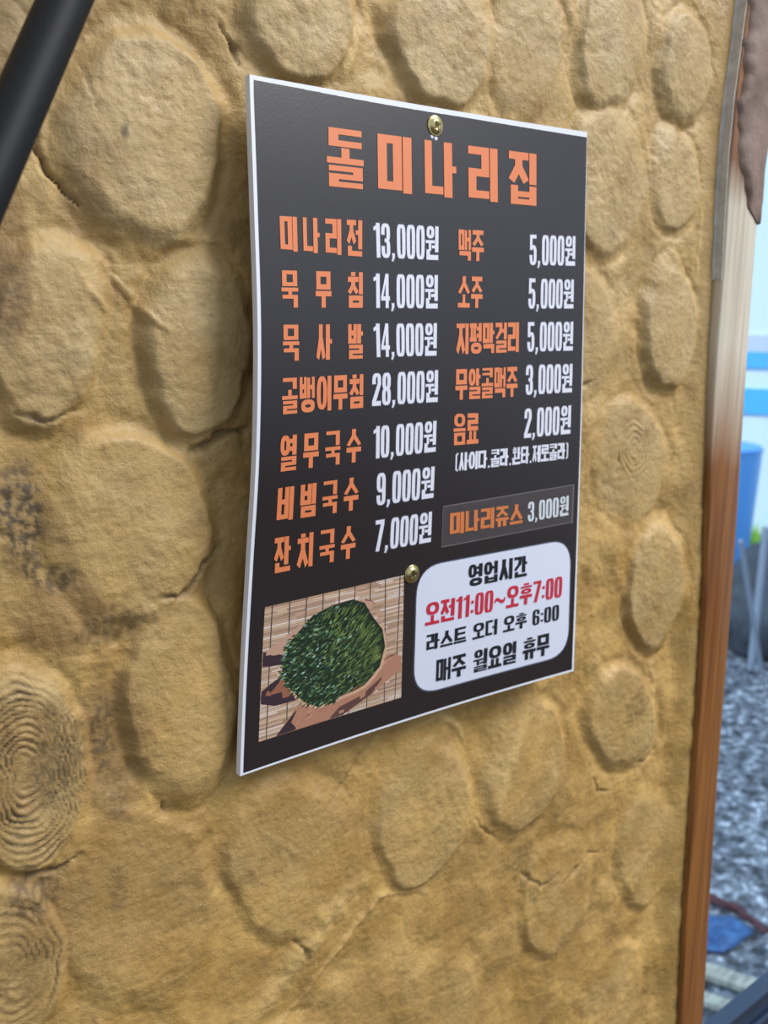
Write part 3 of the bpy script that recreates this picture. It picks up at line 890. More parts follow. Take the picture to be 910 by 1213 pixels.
def syllable(ch):
    """polygons of one Hangul syllable in the unit square"""
    k = ord(ch) - 0xAC00
    c, v, f = CHO[k // 588], JUNG[k % 588 // 28], JONG[k % 28]
    P = []
    fin = f != ' '
    if v in 'ㅏㅐㅓㅔㅕㅣ':
        vw = {'ㅏ': TX + .13, 'ㅐ': TX * 1.9, 'ㅓ': TX + .13, 'ㅔ': TX * 1.9 + .1, 'ㅕ': TX + .14, 'ㅣ': TX}[v]
        if v in 'ㅐㅔ': vw = min(vw, .5)
        bot = 1.0 if not fin else {'ㄹ': .56, 'ㅁ': .62, 'ㅂ': .60, 'ㄱ': .66, 'ㄴ': .72, 'ㅇ': .60}.get(f, .62)
        cw = 1 - vw - GAP
        over = 0.0
        if v in 'ㅓㅕㅔ': over = .02
        cb = bot if fin else (.955 if c not in 'ㅅㅈㅊ' else 1.0)
        P += jamo(c, 0, .0 if fin else .0, cw + (.0 if over == 0 else over), cb if f != 'ㄴ' else bot - .04, TX, TY, tall=(c == 'ㄱ'))
        vx = 1 - vw
        vb = bot if f != 'ㄴ' else .80
        m = bot * .48
        t2 = TY * .85
        if v == 'ㅣ': P.append(R_(1 - TX, 0, 1, vb))
        elif v == 'ㅏ': P += [R_(vx, 0, vx + TX, vb), R_(vx + TX, m - t2 / 2, 1, m + t2 / 2)]
        elif v == 'ㅓ': P += [R_(1 - TX, 0, 1, vb), R_(vx - .03, m - t2 / 2, 1 - TX, m + t2 / 2)]
        elif v == 'ㅕ': P += [R_(1 - TX, 0, 1, vb), R_(vx - .02, m * .62 - t2 / 2, 1 - TX, m * .62 + t2 / 2), R_(vx - .02, m * 1.42 - t2 / 2, 1 - TX, m * 1.42 + t2 / 2)]
        elif v == 'ㅐ':
            t = TX * .72
            P += [R_(vx, .02, vx + t, vb), R_(1 - t, 0, 1, vb), R_(vx + t, m - t2 / 2, 1 - t, m + t2 / 2)]
        elif v == 'ㅔ':
            t = TX * .72
            P += [R_(vx + .12, .02, vx + .12 + t, vb), R_(1 - t, 0, 1, vb), R_(vx - .03, m - t2 / 2, vx + .12, m + t2 / 2)]
        if fin:
            if f == 'ㄴ': P += jamo('ㄴ', .06, bot + .0, 1, 1, TX, TY)
            else: P += jamo(f, .06 if f != 'ㅇ' else .1, bot + .035, 1, 1, TX, TY)
    elif v in 'ㅗㅛㅜㅠㅡ':
        ty = TY
        if fin:
            a, b = (.31, .60) if v in 'ㅗㅛ' else (.37, .66)
            if f == 'ㄱ': a, b = .42, .62
            ty = .105
            fb = b + .035
        else:
            a, b = (.56, 1.0) if v in 'ㅗㅛ' else (.50, 1.0)
        if v == 'ㅡ': a = (1 - TY - .05) if not fin else .42
        ci = .05 if c != 'ㅅ' else 0
        if c == 'ㅈ' and not fin: a += .02
        if v in 'ㅗㅛ':
            P += jamo(c, ci, 0, 1 - ci, a, TX, ty)
            st = [.5] if v == 'ㅗ' else [.32, .68]
            for s in st: P.append(R_(s - TX * .42, a + .02, s + TX * .42, b - ty))
            P.append(R_(0, b - ty, 1, b))
        elif v in 'ㅜㅠ':
            P += jamo(c, ci, 0, 1 - ci, a, TX, ty)
            P.append(R_(0, a + .04, 1, a + .04 + ty))
            st = [.5] if v == 'ㅜ' else [.3, .7]
            for s in st:
                if not (fin and f == 'ㄱ'): P.append(R_(s - TX * .5, a + .04 + ty, s + TX * .5, b))
        else:
            P += jamo(c, ci, 0, 1 - ci, a, TX, ty)
            P.append(R_(0, a + .045, 1, a + .045 + ty))
            if fin: fb = a + .045 + ty + .04
        if fin:
            if f == 'ㄱ': P.append(R_(.40, a + .04 + ty, .62, fb + .03))
            P += jamo(f, .05, fb, 1 - .03, 1, TX, ty)
    else:                                     # ㅘ ㅝ
        bot = .70 if fin else 1.0
        cw = 1 - TX - GAP - (.1 if v == 'ㅘ' else 0)
        P += jamo(c, .06, 0, cw - .05, bot * .52, TX * .85, .10)
        yb = bot * .60
        if v == 'ㅝ':
            P += [R_(0, yb, cw, yb + .085), R_(cw * .34, yb + .085, cw * .34 + TX * .7, bot + (.0 if f != 'ㄴ' else .03)), R_(cw * .68, yb + .15, 1 - TX, yb + .235), R_(1 - TX, 0, 1, bot + (.07 if f == 'ㄴ' else .0))]
        else:
            P += [R_(cw * .38, yb - .02, cw * .38 + TX * .7, bot - .1), R_(0, bot - .1, cw, bot - .01), R_(1 - TX - .1, 0, 1 - .1, bot), R_(1 - .1, bot * .45, 1, bot * .45 + .1)]
        if fin:
            if f == 'ㄴ': P += jamo('ㄴ', .06, bot, 1, 1, TX, TY)
            else: P += jamo(f, .06, bot + .035, 1, 1, TX, .09)
    return P


def digit(ch):
    tx, ty = .385, .105
    r = lambda *a: ring(*a, sup=2.9)
    B = .46                                       # height of a bowl
    if ch == '0':
        return ring(0, 0, 1, 1, tx, ty, n=36, sup=4.2)
    if ch == '1': return [R_(.42, 0, 1, 1), [(0, .13), (.42, .06), (.42, .19), (0, .22)]]
    if ch == '2':
        return ring(0, 0, 1, .5, tx, ty, 180, 360, sup=2.9) + [[(0, .25), (tx, .25), (tx, .33), (0, .33)], [(1 - tx, .25), (1, .25), (1, .34), (1 - tx, .32)],
            [(1 - tx, .32), (1, .34), (.42, .89), (0, .86)], R_(0, .86, 1, 1)]
    if ch == '3':
        return ring(0, 0, 1, .54, tx, ty, 180, 420, sup=2.9) + ring(0, .44, 1, 1, tx, ty, -60, 180, sup=2.9) + [R_(0, .27, tx, .33), R_(0, .66, tx, .72), R_(.38, .44, .75, .545)]
    if ch == '4': return [R_(.52, 0, .86, 1), R_(0, .66, 1, .78), [(.52, 0), (.6, .18), (.24, .67), (0, .67)]]
    if ch == '5':
        return [R_(.06, 0, .96, .12), R_(.06, .12, .40, .50), R_(0, .70, tx, .76)] + ring(0, .34, 1, 1, tx, ty, -140, 180, sup=2.9)
    if ch == '6':
        return ring(0, 0, 1, .5, tx, ty, 180, 360, sup=2.9) + [R_(0, .25, tx, .72), R_(1 - tx, .25, 1, .31)] + ring(0, .40, 1, 1, tx, ty, n=32, sup=2.9)
    if ch == '9':
        return ring(0, .5, 1, 1, tx, ty, 0, 180, sup=2.9) + [R_(1 - tx, .28, 1, .75), R_(0, .69, tx, .75)] + ring(0, 0, 1, .60, tx, ty, n=32, sup=2.9)
    if ch == '7': return [R_(0, 0, 1, .13), [(.60, .13), (1, .13), (.52, 1), (.12, 1)]]
    if ch == '8': return ring(.02, 0, .98, .53, tx, ty, n=30, sup=2.9) + ring(0, .45, 1, 1, tx, ty, n=30, sup=2.9)
    return []


def glyph(ch, latin_scale=1.0):
    """(advance width in heights, polygons in a unit box)"""
    if '가' <= ch <= '힣': return .42, syllable(ch)
    if ch == '1': return .19, digit(ch)
    if ch.isdigit(): return .27, digit(ch)
    if ch == ',': return .10, [[(.15, .86), (1, .86), (1, .97), (.5, 1.09), (.0, 1.09), (.3, .97)]]
    if ch == '.': return .10, [R_(.1, .88, .9, 1)]
    if ch == ':': return .10, [R_(.1, .30, .9, .44), R_(.1, .72, .9, .86)]
    if ch == '~': return .36, [[(0, .68), (.04, .48), (.2, .40), (.2, .56)], [(.18, .40), (.36, .42), (.36, .58), (.18, .56)], [(.34, .42), (.66, .54), (.66, .70), (.34, .58)], [(.64, .54), (.82, .55), (.82, .71), (.64, .70)], [(.80, .55), (.95, .42), (1, .44), (.98, .60), (.80, .71)]]
    if ch == '(': return .13, [R_(.1, .06, .6, .94), R_(.5, 0, 1, .1), R_(.5, .9, 1, 1)]
    if ch == ')': return .13, [R_(.4, .06, .9, .94), R_(0, 0, .5, .1), R_(0, .9, .5, 1)]
    return .22, []


def expand(poly, g):
    n = len(poly)
    A = sum(poly[i][0] * poly[(i + 1) % n][1] - poly[(i + 1) % n][0] * poly[i][1] for i in range(n))
    s = 1 if A > 0 else -1
    out = []
    for i in range(n):
        p0, p1, p2 = poly[i - 1], poly[i], poly[(i + 1) % n]
        e1 = (p1[0] - p0[0], p1[1] - p0[1]); e2 = (p2[0] - p1[0], p2[1] - p1[1])
        l1 = math.hypot(*e1) or 1e-6; l2 = math.hypot(*e2) or 1e-6
        n1 = (e1[1] / l1 * s, -e1[0] / l1 * s); n2 = (e2[1] / l2 * s, -e2[0] / l2 * s)
        out.append((p1[0] + g * (n1[0] + n2[0]) * .7, p1[1] + g * (n1[1] + n2[1]) * .7))
    return out


def layout(text, gap):
    """polygons of a whole line, x and y both 0..1 over the line's box"""
    items = []; x = 0.0
    prev = None
    for ch in text:
        wd, polys = glyph(ch)
        if prev is not None:
            if '가' <= ch <= '힣' and '가' <= prev <= '힣': x += .42 * gap
            elif prev == ',': x += .075
            elif ch != ' ' and prev != ' ': x += .04
        items.append((x, wd, polys)); x += wd; prev = ch
    return [[((x0 + p[0] * wd) / x, p[1]) for p in poly] for x0, wd, polys in items for poly in polys]


def flat(polys, off, step=3e-4):
    """turn (u, v) polygons into print lying on the bowed sheet; long edges follow the bow"""
    V = []; F = []
    for k, poly in enumerate(polys):
        pts = []
        n = len(poly)
        for i in range(n):
            p, q = poly[i], poly[(i + 1) % n]
            d = math.hypot(q[0] - p[0], q[1] - p[1]); m = max(1, int(d / 5))
            for j in range(m): pts.append((p[0] + (q[0] - p[0]) * j / m, p[1] + (q[1] - p[1]) * j / m))
        A = sum(pts[i][0] * pts[(i + 1) % len(pts)][1] - pts[(i + 1) % len(pts)][0] * pts[i][1] for i in range(len(pts)))
        if A > 0: pts.reverse()
        b = len(V)
        V += [sheet(u, v, off + k * step) for u, v in pts]
        F.append(tuple(range(b, b + len(pts))))
    return V, F


def letter(name, text, quad, gap, ink, parent, off=.30, glow=None, label=None):
    polys = [[bil(quad, *p) for p in poly] for poly in layout(text, gap)]
    V = []; F = []; ids = []
    mats = [INK[ink]]
    if glow:
        gv, gf = flat([expand(p, glow) for p in polys], off - .10)
        V += gv; F += gf; ids += [1] * len(gf); mats.append(INK['G'])
    lv, lf = flat(polys, off)
    b = len(V)
    V += lv; F += [tuple(i + b for i in f) for f in lf]; ids += [0] * len(lf)
    o = mesh(name, V, F, mats, parent, mat_ids=ids)
    if label: o['label'] = label
    return o



def grid_patch(name, quad, nu, nv, off, mat, parent):
    V = [sheet(*bil(quad, i / nu, j / nv), off) for j in range(nv + 1) for i in range(nu + 1)]
    F = [(j * (nu + 1) + i, (j + 1) * (nu + 1) + i, (j + 1) * (nu + 1) + i + 1, j * (nu + 1) + i + 1) for j in range(nv) for i in range(nu)]
    return mesh(name, V, F, mat, parent, smooth=True)


def rounded(quad, rad, n=8):
    """outline of a quad with round corners, in (u, v)"""
    out = []
    for i in range(4):
        c = Vector(quad[i]); p = Vector(quad[i - 1]); q = Vector(quad[(i + 1) % 4])
        a = c + (p - c).normalized() * rad; b = c + (q - c).normalized() * rad
        for k in range(n + 1):
            t = k / n
            out.append(tuple((1 - t) ** 2 * a * .85 + 2 * t * (1 - t) * c * 1.0 + t * t * b * .85 + ((1 - t) ** 2 * a + t * t * b) * .15))
    return out


def panel(name, outline, off, mat, parent, rings=5):
    """flat printed shape that follows the bow (triangulated by rings towards the middle)"""
    dense = []
    n = len(outline)
    for i in range(n):
        p, q = outline[i], outline[(i + 1) % n]
        m = max(1, int(math.hypot(q[0] - p[0], q[1] - p[1]) / 6))
        for j in range(m): dense.append((p[0] + (q[0] - p[0]) * j / m, p[1] + (q[1] - p[1]) * j / m))
    cx = sum(p[0] for p in dense) / len(dense); cy = sum(p[1] for p in dense) / len(dense)
    V = []; F = []; n = len(dense)
    for k in range(rings):
        s = 1 - k / rings
        V += [sheet(cx + (u - cx) * s, cy + (v - cy) * s, off) for u, v in dense]
    V.append(sheet(cx, cy, off))
    for k in range(rings - 1):
        for i in range(n):
            F.append((k * n + i, (k + 1) * n + i, (k + 1) * n + (i + 1) % n, k * n + (i + 1) % n))
    for i in range(n): F.append(((rings - 1) * n + i, len(V) - 1, (rings - 1) * n + (i + 1) % n))
    A = sum(dense[i][0] * dense[(i + 1) % n][1] - dense[(i + 1) % n][0] * dense[i][1] for i in range(n))
    if A < 0: F = [tuple(reversed(f)) for f in F]
    return mesh(name, V, F, mat, parent, smooth=True)


# photograph of water parsley printed in the lower left corner
PHOTO = [(6.9, 214.9), (82.9, 214.0), (86.6, 279.9), (7.1, 279.9)]
m_photo = printed('photo_print_ink', (1, 1, 1, 1), .36)
_vc = N(m_photo, 'ShaderNodeVertexColor', layer_name='Col')
L(m_photo, _vc.outputs[0], m_photo.node_tree.nodes['Principled BSDF'].inputs['Base Color'])


def build_photo():
    rr = random.Random(3)
    polys = []; cols = []

    def cut(poly, axis, lim, keep_less):
        out = []
        for i in range(len(poly)):
            p, q = poly[i - 1], poly[i]
            ip = (p[axis] <= lim) == keep_less; iq = (q[axis] <= lim) == keep_less
            if ip != iq:
                t = (lim - p[axis]) / (q[axis] - p[axis])
                out.append((p[0] + (q[0] - p[0]) * t, p[1] + (q[1] - p[1]) * t))
            if iq: out.append(q)
        return out

    def add(poly, c, k=1.0):
        col = tuple(min(1, v * k) for v in c[:3])
        us = [p[0] for p in poly]; vs = [p[1] for p in poly]
        if max(us) - min(us) < 9 and max(vs) - min(vs) < 9:
            polys.append(poly); cols.append(col)
            return
        # larger shapes are cut into small cells so that they follow the bow of the sheet
        for a in range(int(min(us) // 6), int(max(us) // 6) + 1):
            s1 = cut(cut(poly, 0, a * 6, False), 0, a * 6 + 6, True) if True else poly
            if len(s1) < 3: continue
            for b in range(int(min(vs) // 6), int(max(vs) // 6) + 1):
                s2 = cut(cut(s1, 1, b * 6, False), 1, b * 6 + 6, True)
                if len(s2) >= 3: polys.append(s2); cols.append(col)

    def inside(p, poly):
        r = False; n = len(poly)
        for i in range(n):
            (x1, y1), (x2, y2) = poly[i], poly[i - 1]
            if (y1 > p[1]) != (y2 > p[1]) and p[0] < (x2 - x1) * (p[1] - y1) / (y2 - y1) + x1: r = not r
        return r
    # bamboo mat: slats run across, threads run down
    rows = 62
    tans = [srgb(206, 176, 152), srgb(222, 202, 188), srgb(190, 158, 130), srgb(214, 188, 158), srgb(176, 144, 122), srgb(226, 210, 200), srgb(204, 170, 144)]
    for j in range(rows):
        a = 0.0
        while a < 1:
            b = min(1, a + rr.uniform(.06, .3))
            c = rr.choice(tans); k = rr.uniform(.8, 1.05)
            add([bil(PHOTO, a, j / rows), bil(PHOTO, b, j / rows), bil(PHOTO, b, (j + .84) / rows), bil(PHOTO, a, (j + .84) / rows)], c, k)
            add([bil(PHOTO, a, (j + .84) / rows), bil(PHOTO, b, (j + .84) / rows), bil(PHOTO, b, (j + 1) / rows), bil(PHOTO, a, (j + 1) / rows)], srgb(126, 96, 78), rr.uniform(.7, 1.3))
            a = b
    for i in range(9):
        a = .045 + i * .115
        d = .02 * math.sin(i * 2.1)
        for j in range(6):
            s0 = a + d * j / 6; s1 = a + d * (j + 1) / 6
            add([bil(PHOTO, s0, j / 6), bil(PHOTO, s0 + .007, j / 6), bil(PHOTO, s1 + .007, (j + 1) / 6), bil(PHOTO, s1, (j + 1) / 6)], srgb(84, 76, 74))
    # the dark wooden slab under the basket
    wood = srgb(176, 128, 104); wood2 = srgb(150, 98, 76); burn = srgb(58, 42, 52)
    add([(7.5, 240.8), (7.6, 236.6), (26.2, 227.0), (43.5, 220.9), (58.5, 221.9), (65.8, 224.3), (64.2, 228.5), (47.6, 242.9), (18.0, 243.5)], srgb(190, 152, 132))
    add([(7.3, 243.4), (7.2, 236.4), (9.8, 236.6), (14, 238.6), (18.4, 240.3), (20, 243), (16.9, 244.6)], burn)
    add([(60.5, 221.6), (65.8, 224.3), (64.2, 228.5), (61, 226)], srgb(120, 86, 70))
    add([(7.3, 261.3), (7.3, 255.3), (12, 252.6), (17.9, 250.0), (24, 252), (29, 262), (25.0, 264.4), (14.6, 264.2)], burn)
    add([(9.4, 258.4), (10.2, 255.6), (17.5, 251.4), (25.0, 255.0), (27, 261.3), (15.6, 261.6)], wood2)
    add([(15.9, 279.7), (27.6, 266.2), (57.0, 266.3), (66.9, 261.8), (76.8, 253.6), (84.6, 256.4), (85.0, 263.4), (67.7, 273.5), (47.7, 279.7)], wood)
    add([(15.9, 279.7), (27, 268.4), (23.6, 275.0), (27, 279.5)], burn)
    add([(44, 279.6), (49.9, 274.6), (62.5, 271.9), (76, 263.6), (68, 273.0), (52, 279.6)], srgb(96, 66, 62))
    for i in range(70):
        u = rr.uniform(26, 80); v = 278 - (u - 26) * .36 + rr.uniform(-6, 1)
        if v > 279: continue
        add([(u, v), (u + rr.uniform(2, 6), v - rr.uniform(.8, 2)), (u + rr.uniform(2, 6), v - rr.uniform(.4, 1.2)), (u + .4, v + .3)], rr.choice([srgb(196, 150, 126), srgb(150, 104, 84), srgb(186, 140, 118), srgb(128, 86, 72)]))
    # basket rim
    rim = [(19.1, 251.4), (22, 258.5), (24.9, 263.2), (30, 268.5), (37.3, 272.2), (45, 272), (52.0, 270.6), (58.5, 270), (64.7, 268.4), (70, 264), (73.6, 259.5), (75, 254), (75.0, 249.2), (74, 243), (71.5, 236.0)]
    for p, q in zip(rim[:-1], rim[1:]):
        cx, cy = 48, 248
        f = lambda a, s: (cx + (a[0] - cx) * s, cy + (a[1] - cy) * s)
        add([f(p, 1.0), f(q, 1.0), f(q, .93), f(p, .93)], srgb(206, 168, 138))
        add([f(p, .93), f(q, .93), f(q, .88), f(p, .88)], srgb(96, 66, 48))
    pile = [(17.0, 250.8), (18.4, 240.3), (19.8, 235.3), (26.3, 229.2), (31.8, 224.1), (42.3, 221.2), (53.4, 220.6), (60.3, 223.6), (65.0, 230.9), (72.0, 239.7), (74.3, 249.1), (71.9, 259.3), (64.6, 265.7), (51.9, 268.0), (46.2, 271.6), (38.8, 271.8), (29.8, 266.5), (22.9, 258.9)]
    add(pile, srgb(24, 42, 28))
    darkg = [srgb(28, 52, 34), srgb(40, 70, 42), srgb(20, 38, 28), srgb(54, 86, 54), srgb(70, 102, 68), srgb(34, 60, 40)]
    lite = [srgb(120, 148, 70), srgb(144, 170, 90), srgb(98, 130, 62), srgb(84, 114, 56), srgb(158, 180, 106)]
    pale = [srgb(128, 164, 138), srgb(150, 182, 160), srgb(96, 140, 104)]
    n = 0
    while n < 1700:
        u = rr.uniform(16, 75.5); v = rr.uniform(220, 273)
        if not inside((u, v), pile): continue
        n += 1
        g = (u - 17) / 57 + (236 - v) / 70 * .6 + rr.uniform(-.22, .22)    # stems towards the upper right, leaves to the left
        ang = math.radians(150 - 26 * (u - 45) / 30 + rr.uniform(-26, 26)) if g < .55 else math.radians(142 + 14 * (v - 245) / 25 + rr.uniform(-13, 13))
        if g > .55:
            ln = rr.uniform(2.5, 6.5); wd = rr.uniform(.16, .34); c = rr.choice(lite if rr.random() < .74 else darkg)
        else:
            ln = rr.uniform(1.5, 3.4); wd = rr.uniform(.6, 1.2); c = rr.choice(darkg)
            if rr.random() < .13: c = rr.choice(pale)
            elif rr.random() < .15: c = rr.choice(lite); wd *= .5
        dx, dy = math.cos(ang), math.sin(ang)
        nx, ny = -dy, dx
        bend = rr.uniform(-.3, .3)
        q = [(u, v), (u + dx * ln * .5 + nx * (wd / 2 + bend), v + dy * ln * .5 + ny * (wd / 2 + bend)), (u + dx * ln, v + dy * ln), (u + dx * ln * .5 - nx * (wd / 2 - bend), v + dy * ln * .5 - ny * (wd / 2 - bend))]
        add(q, c, rr.uniform(.75, 1.2))
    V, F = flat(polys, .14, step=3e-5)
    o = mesh('photo_print', V, F, m_photo, board, colors=cols)
    o['label'] = 'printed photo of a basket of green water parsley on a bamboo mat'


build_photo()

# the pale panel with the opening hours
HQ = [(90.8, 211.6), (201.0, 214.0), (202.2, 283.0), (94.4, 281.3)]
panel('panel_printed_rim', rounded([(90.1, 210.9), (201.8, 213.3), (203.0, 283.8), (93.6, 282.1)], 17), .15, INK['H'], board)  # printed blue-grey rim around the hours panel
hours = panel('hours_panel', rounded(HQ, 16), .18, INK['P'], board)
hours['label'] = 'pale rounded panel with the opening hours in black and red'

# clear film label stuck over the last drink
m_film = printed('label_film', srgb(66, 60, 62), .42, .6)
m_film_edge = printed('label_film_edge', srgb(112, 106, 108), .3)
SQ = [(105.1, 182.5), (202.4, 182.9), (202.3, 204.6), (105.6, 203.7)]
sticker = slab('price_label', SQ, 10, 4, .26, .14, m_film, board)
sticker['label'] = 'grey film label with orange and white writing'
_in = [(105.1, 182.5), (202.4, 182.9), (202.3, 204.6), (105.6, 203.7)]
ev, ef = flat([[_in[0], _in[1], (202.2, 183.4), (105.4, 183.0)], [_in[0], (105.4, 183.0), (105.9, 203.4), _in[3]], [(201.2, 183.4), (202.0, 183.4), (201.9, 204.2), (201.1, 204.2)],
               [(105.7, 203.2), (202.2, 204.2), _in[2], _in[3]]], .28)
mesh('film_edge', ev, ef, m_film_edge, sticker)

TEXT = [
    ('돌미나리집', 'O', 0.4, ((35.6, 13.3), (167.3, 11.8), (167.2, 36.7), (34.8, 37.1))),
    ('미나리전', 'O', 0.35, ((10.1, 50.7), (53.4, 50.0), (52.9, 65.2), (10.2, 64.2))),
    ('묵무침', 'O', 1.07, ((10.0, 72.0), (53.1, 71.8), (52.8, 86.9), (10.0, 86.8))),
    ('묵사발', 'O', 1.07, ((10.2, 93.7), (52.9, 93.9), (52.8, 108.8), (10.4, 108.4))),
    ('골뱅이무침', 'O', 0.14, ((10.0, 115.4), (53.3, 115.6), (53.5, 130.5), (10.4, 130.4))),
    ('열무국수', 'O', 0.42, ((10.0, 139.4), (52.8, 139.7), (53.3, 154.8), (10.1, 154.7))),
    ('비빔국수', 'O', 0.42, ((9.8, 161.8), (52.6, 161.7), (53.1, 177.1), (9.9, 176.5))),
    ('잔치국수', 'O', 0.42, ((9.7, 183.9), (52.6, 184.3), (53.0, 199.9), (10.2, 200.0))),
    ('맥주', 'O', 0.08, ((112.0, 50.8), (129.3, 50.5), (128.9, 64.9), (112.0, 64.8))),
    ('소주', 'O', 0.1, ((111.7, 72.2), (128.4, 72.2), (128.1, 87.0), (111.3, 86.7))),
    ('지평막걸리', 'O', 0.1, ((110.6, 94.3), (154.8, 94.1), (154.9, 108.9), (110.6, 108.8))),
    ('무알콜맥주', 'O', 0.1, ((110.3, 115.9), (154.5, 116.3), (154.6, 131.5), (110.5, 130.6))),
    ('음료', 'O', 0.1, ((109.8, 137.2), (127.0, 138.1), (127.3, 153.3), (110.2, 152.7))),
    ('13,000원', 'W', 0, ((59.6, 50.6), (99.0, 50.2), (98.5, 65.2), (59.8, 65.3))),
    ('14,000원', 'W', 0, ((59.1, 72.2), (98.2, 72.1), (98.0, 87.2), (59.1, 86.9))),
    ('14,000원', 'W', 0, ((58.8, 93.8), (97.6, 94.0), (97.5, 108.9), (59.5, 108.4))),
    ('28,000원', 'W', 0, ((58.5, 115.6), (98.7, 115.8), (98.9, 130.7), (58.7, 130.1))),
    ('10,000원', 'W', 0, ((60.0, 139.5), (98.5, 139.8), (98.6, 154.6), (60.5, 154.3))),
    ('9,000원', 'W', 0, ((63.0, 161.4), (98.4, 161.9), (98.5, 177.3), (63.7, 176.7))),
    ('7,000원', 'W', 0, ((63.9, 183.9), (98.1, 184.3), (98.4, 199.6), (64.1, 199.1))),
    ('5,000원', 'W', 0, ((162.3, 50.9), (198.1, 50.1), (198.1, 65.1), (162.2, 65.7))),
    ('5,000원', 'W', 0, ((161.8, 72.3), (197.4, 72.3), (197.4, 87.2), (161.6, 87.3))),
    ('5,000원', 'W', 0, ((161.3, 94.1), (197.6, 94.2), (197.6, 109.3), (161.4, 109.0))),
    ('3,000원', 'W', 0, ((160.7, 115.7), (197.7, 116.5), (197.7, 131.6), (160.9, 131.1))),
    ('2,000원', 'W', 0, ((160.5, 138.2), (197.4, 138.8), (197.4, 154.1), (160.6, 153.5))),
    ('(사이다.콜라.환타.제로콜라)', 'W', 0.06, ((111.9, 156.8), (196.2, 158.9), (196.2, 167.8), (112.0, 165.9))),
    ('미나리쥬스', 'o', 0.1, ((109.9, 186.8), (161.6, 188.5), (161.8, 199.1), (110.5, 198.1))),
    ('3,000원', 'w', 0, ((165.5, 188.3), (197.7, 188.7), (197.9, 199.8), (165.9, 199.1))),
    ('영업시간', 'K', 0.12, ((124.7, 216.2), (166.9, 217.9), (167.2, 229.5), (125.2, 228.1))),
    ('오전11:00~오후7:00', 'R', 0.08, ((97.8, 231.6), (195.3, 234.5), (195.2, 246.8), (98.2, 243.7))),
    ('라스트 오더 오후 6:00', 'K', 0.08, ((99.9, 249.0), (193.6, 250.9), (193.8, 260.2), (100.3, 257.7))),
    ('매주 월요일 휴무', 'K', 0.08, ((107.5, 264.5), (187.3, 266.6), (187.6, 279.7), (108.2, 277.2))),
]
for s, ink, gap, quad in TEXT:
    if s == '돌미나리집': letter('title_lettering', s, quad, gap, ink, board, label='large orange title lettering')
    elif ink == 'O': letter('item_lettering', s, quad, gap, ink, board)
    elif ink == 'W': letter('note_lettering' if s[0] == '(' else 'price_lettering', s, quad, gap, ink, board, glow=.30 if s[0] == '(' else .55)
    elif ink in 'ow': letter('item_lettering' if ink == 'o' else 'price_lettering', s, quad, gap, ink, sticker, off=.42)
    else: letter('hours_lettering', s, quad, gap, ink, hours, off=.32, label='red opening hours lettering' if ink == 'R' else None)

m_paper = principled('torn_paper', srgb(214, 216, 228), .7)
tv, tf_ = flat([[(95.6, 10.3), (96.9, 9.9), (97.5, 10.9), (96.6, 11.6), (95.7, 11.2)], [(98.0, 10.3), (99.6, 10.4), (100.1, 11.4), (99.0, 12.3), (97.9, 11.7)]], .2)
tp = mesh('torn_spot', tv, tf_, m_paper, board)
tp['label'] = 'white torn spots under the upper screw'

# ---- brass screws that hold the board
m_brass = principled('brass', (0.60, .50, .22, 1), .2, 1.0)
m_recess = principled('dark_brass', (0.16, .12, .05, 1), .4, 1.0)


def make_screw(u, v, label, spin):
    c = Vector(sheet(u, v, .1))
    dn = Vector(sheet(u, v, 1.1)) - c
    du = (Vector(sheet(u + 1, v, .1)) - Vector(sheet(u - 1, v, .1))).normalized()
    nrm = dn.normalized(); dv = nrm.cross(du).normalized(); du = dv.cross(nrm)
    root = empty('screw', tuple(c))
    tag(root, label, 'screw', 'brass screws holding the menu board')

    def P(x, y, z):
        cs, sn = math.cos(spin), math.sin(spin)
        return tuple(c + du * ((x * cs - y * sn) / 1000) + dv * ((x * sn + y * cs) / 1000) + nrm * (z / 1000))

    def lathe(name, prof, mat, seg=40):
        V = []; F = []
        for r, z in prof:
            for i in range(seg):
                t = 2 * math.pi * i / seg
                V.append(P(r * math.cos(t), r * math.sin(t), z))
        for j in range(len(prof) - 1):
            for i in range(seg): F.append((j * seg + i, j * seg + (i + 1) % seg, (j + 1) * seg + (i + 1) % seg, (j + 1) * seg + i))
        o = mesh(name, V, F, mat, root, smooth=True)
        md = o.modifiers.new('edge', 'EDGE_SPLIT'); md.split_angle = math.radians(50)
        return o
    # pan head: rim, dome, shallow dish in the middle
    lathe('head', [(4.2, -.05), (4.55, .05), (4.65, .35), (4.5, .62), (4.1, .72), (3.75, .70), (3.45, .85), (3.0, 1.35), (2.5, 1.62), (2.0, 1.72), (1.6, 1.70), (.9, 1.5), (.3, 1.15), (.02, 1.1)], m_brass)
    # cross recess
    V = []; F = []
    for k in range(4):
        a = k * math.pi / 2
        ca, sa = math.cos(a), math.sin(a)
        b = len(V)
        for x, y, z in ((.25, .45, 1.62), (2.3, .36, 1.78), (2.3, -.36, 1.78), (.25, -.45, 1.62), (.25, .3, .9), (1.6, .2, 1.0), (1.6, -.2, 1.0), (.25, -.3, .9)):
            V.append(P(x * ca - y * sa, x * sa + y * ca, z))
        F += [tuple(b + i for i in f) for f in ((0, 3, 2, 1), (4, 5, 6, 7), (0, 1, 5, 4), (1, 2, 6, 5), (2, 3, 7, 6), (3, 0, 4, 7))]
    rc = mesh('cross_recess', V, F, m_recess, root)
    rc['label'] = 'dark cross recess'
    lathe('shank', [(.02, -22), (1.2, -18), (1.6, -4), (1.6, -.05)], m_brass, 16)


make_screw(98.4, 6.0, 'brass cross-head screw at the top of the menu board above the title', .5)
make_screw(87.6, 214.3, 'brass cross-head screw between the green photo and the opening-hours panel', .2)

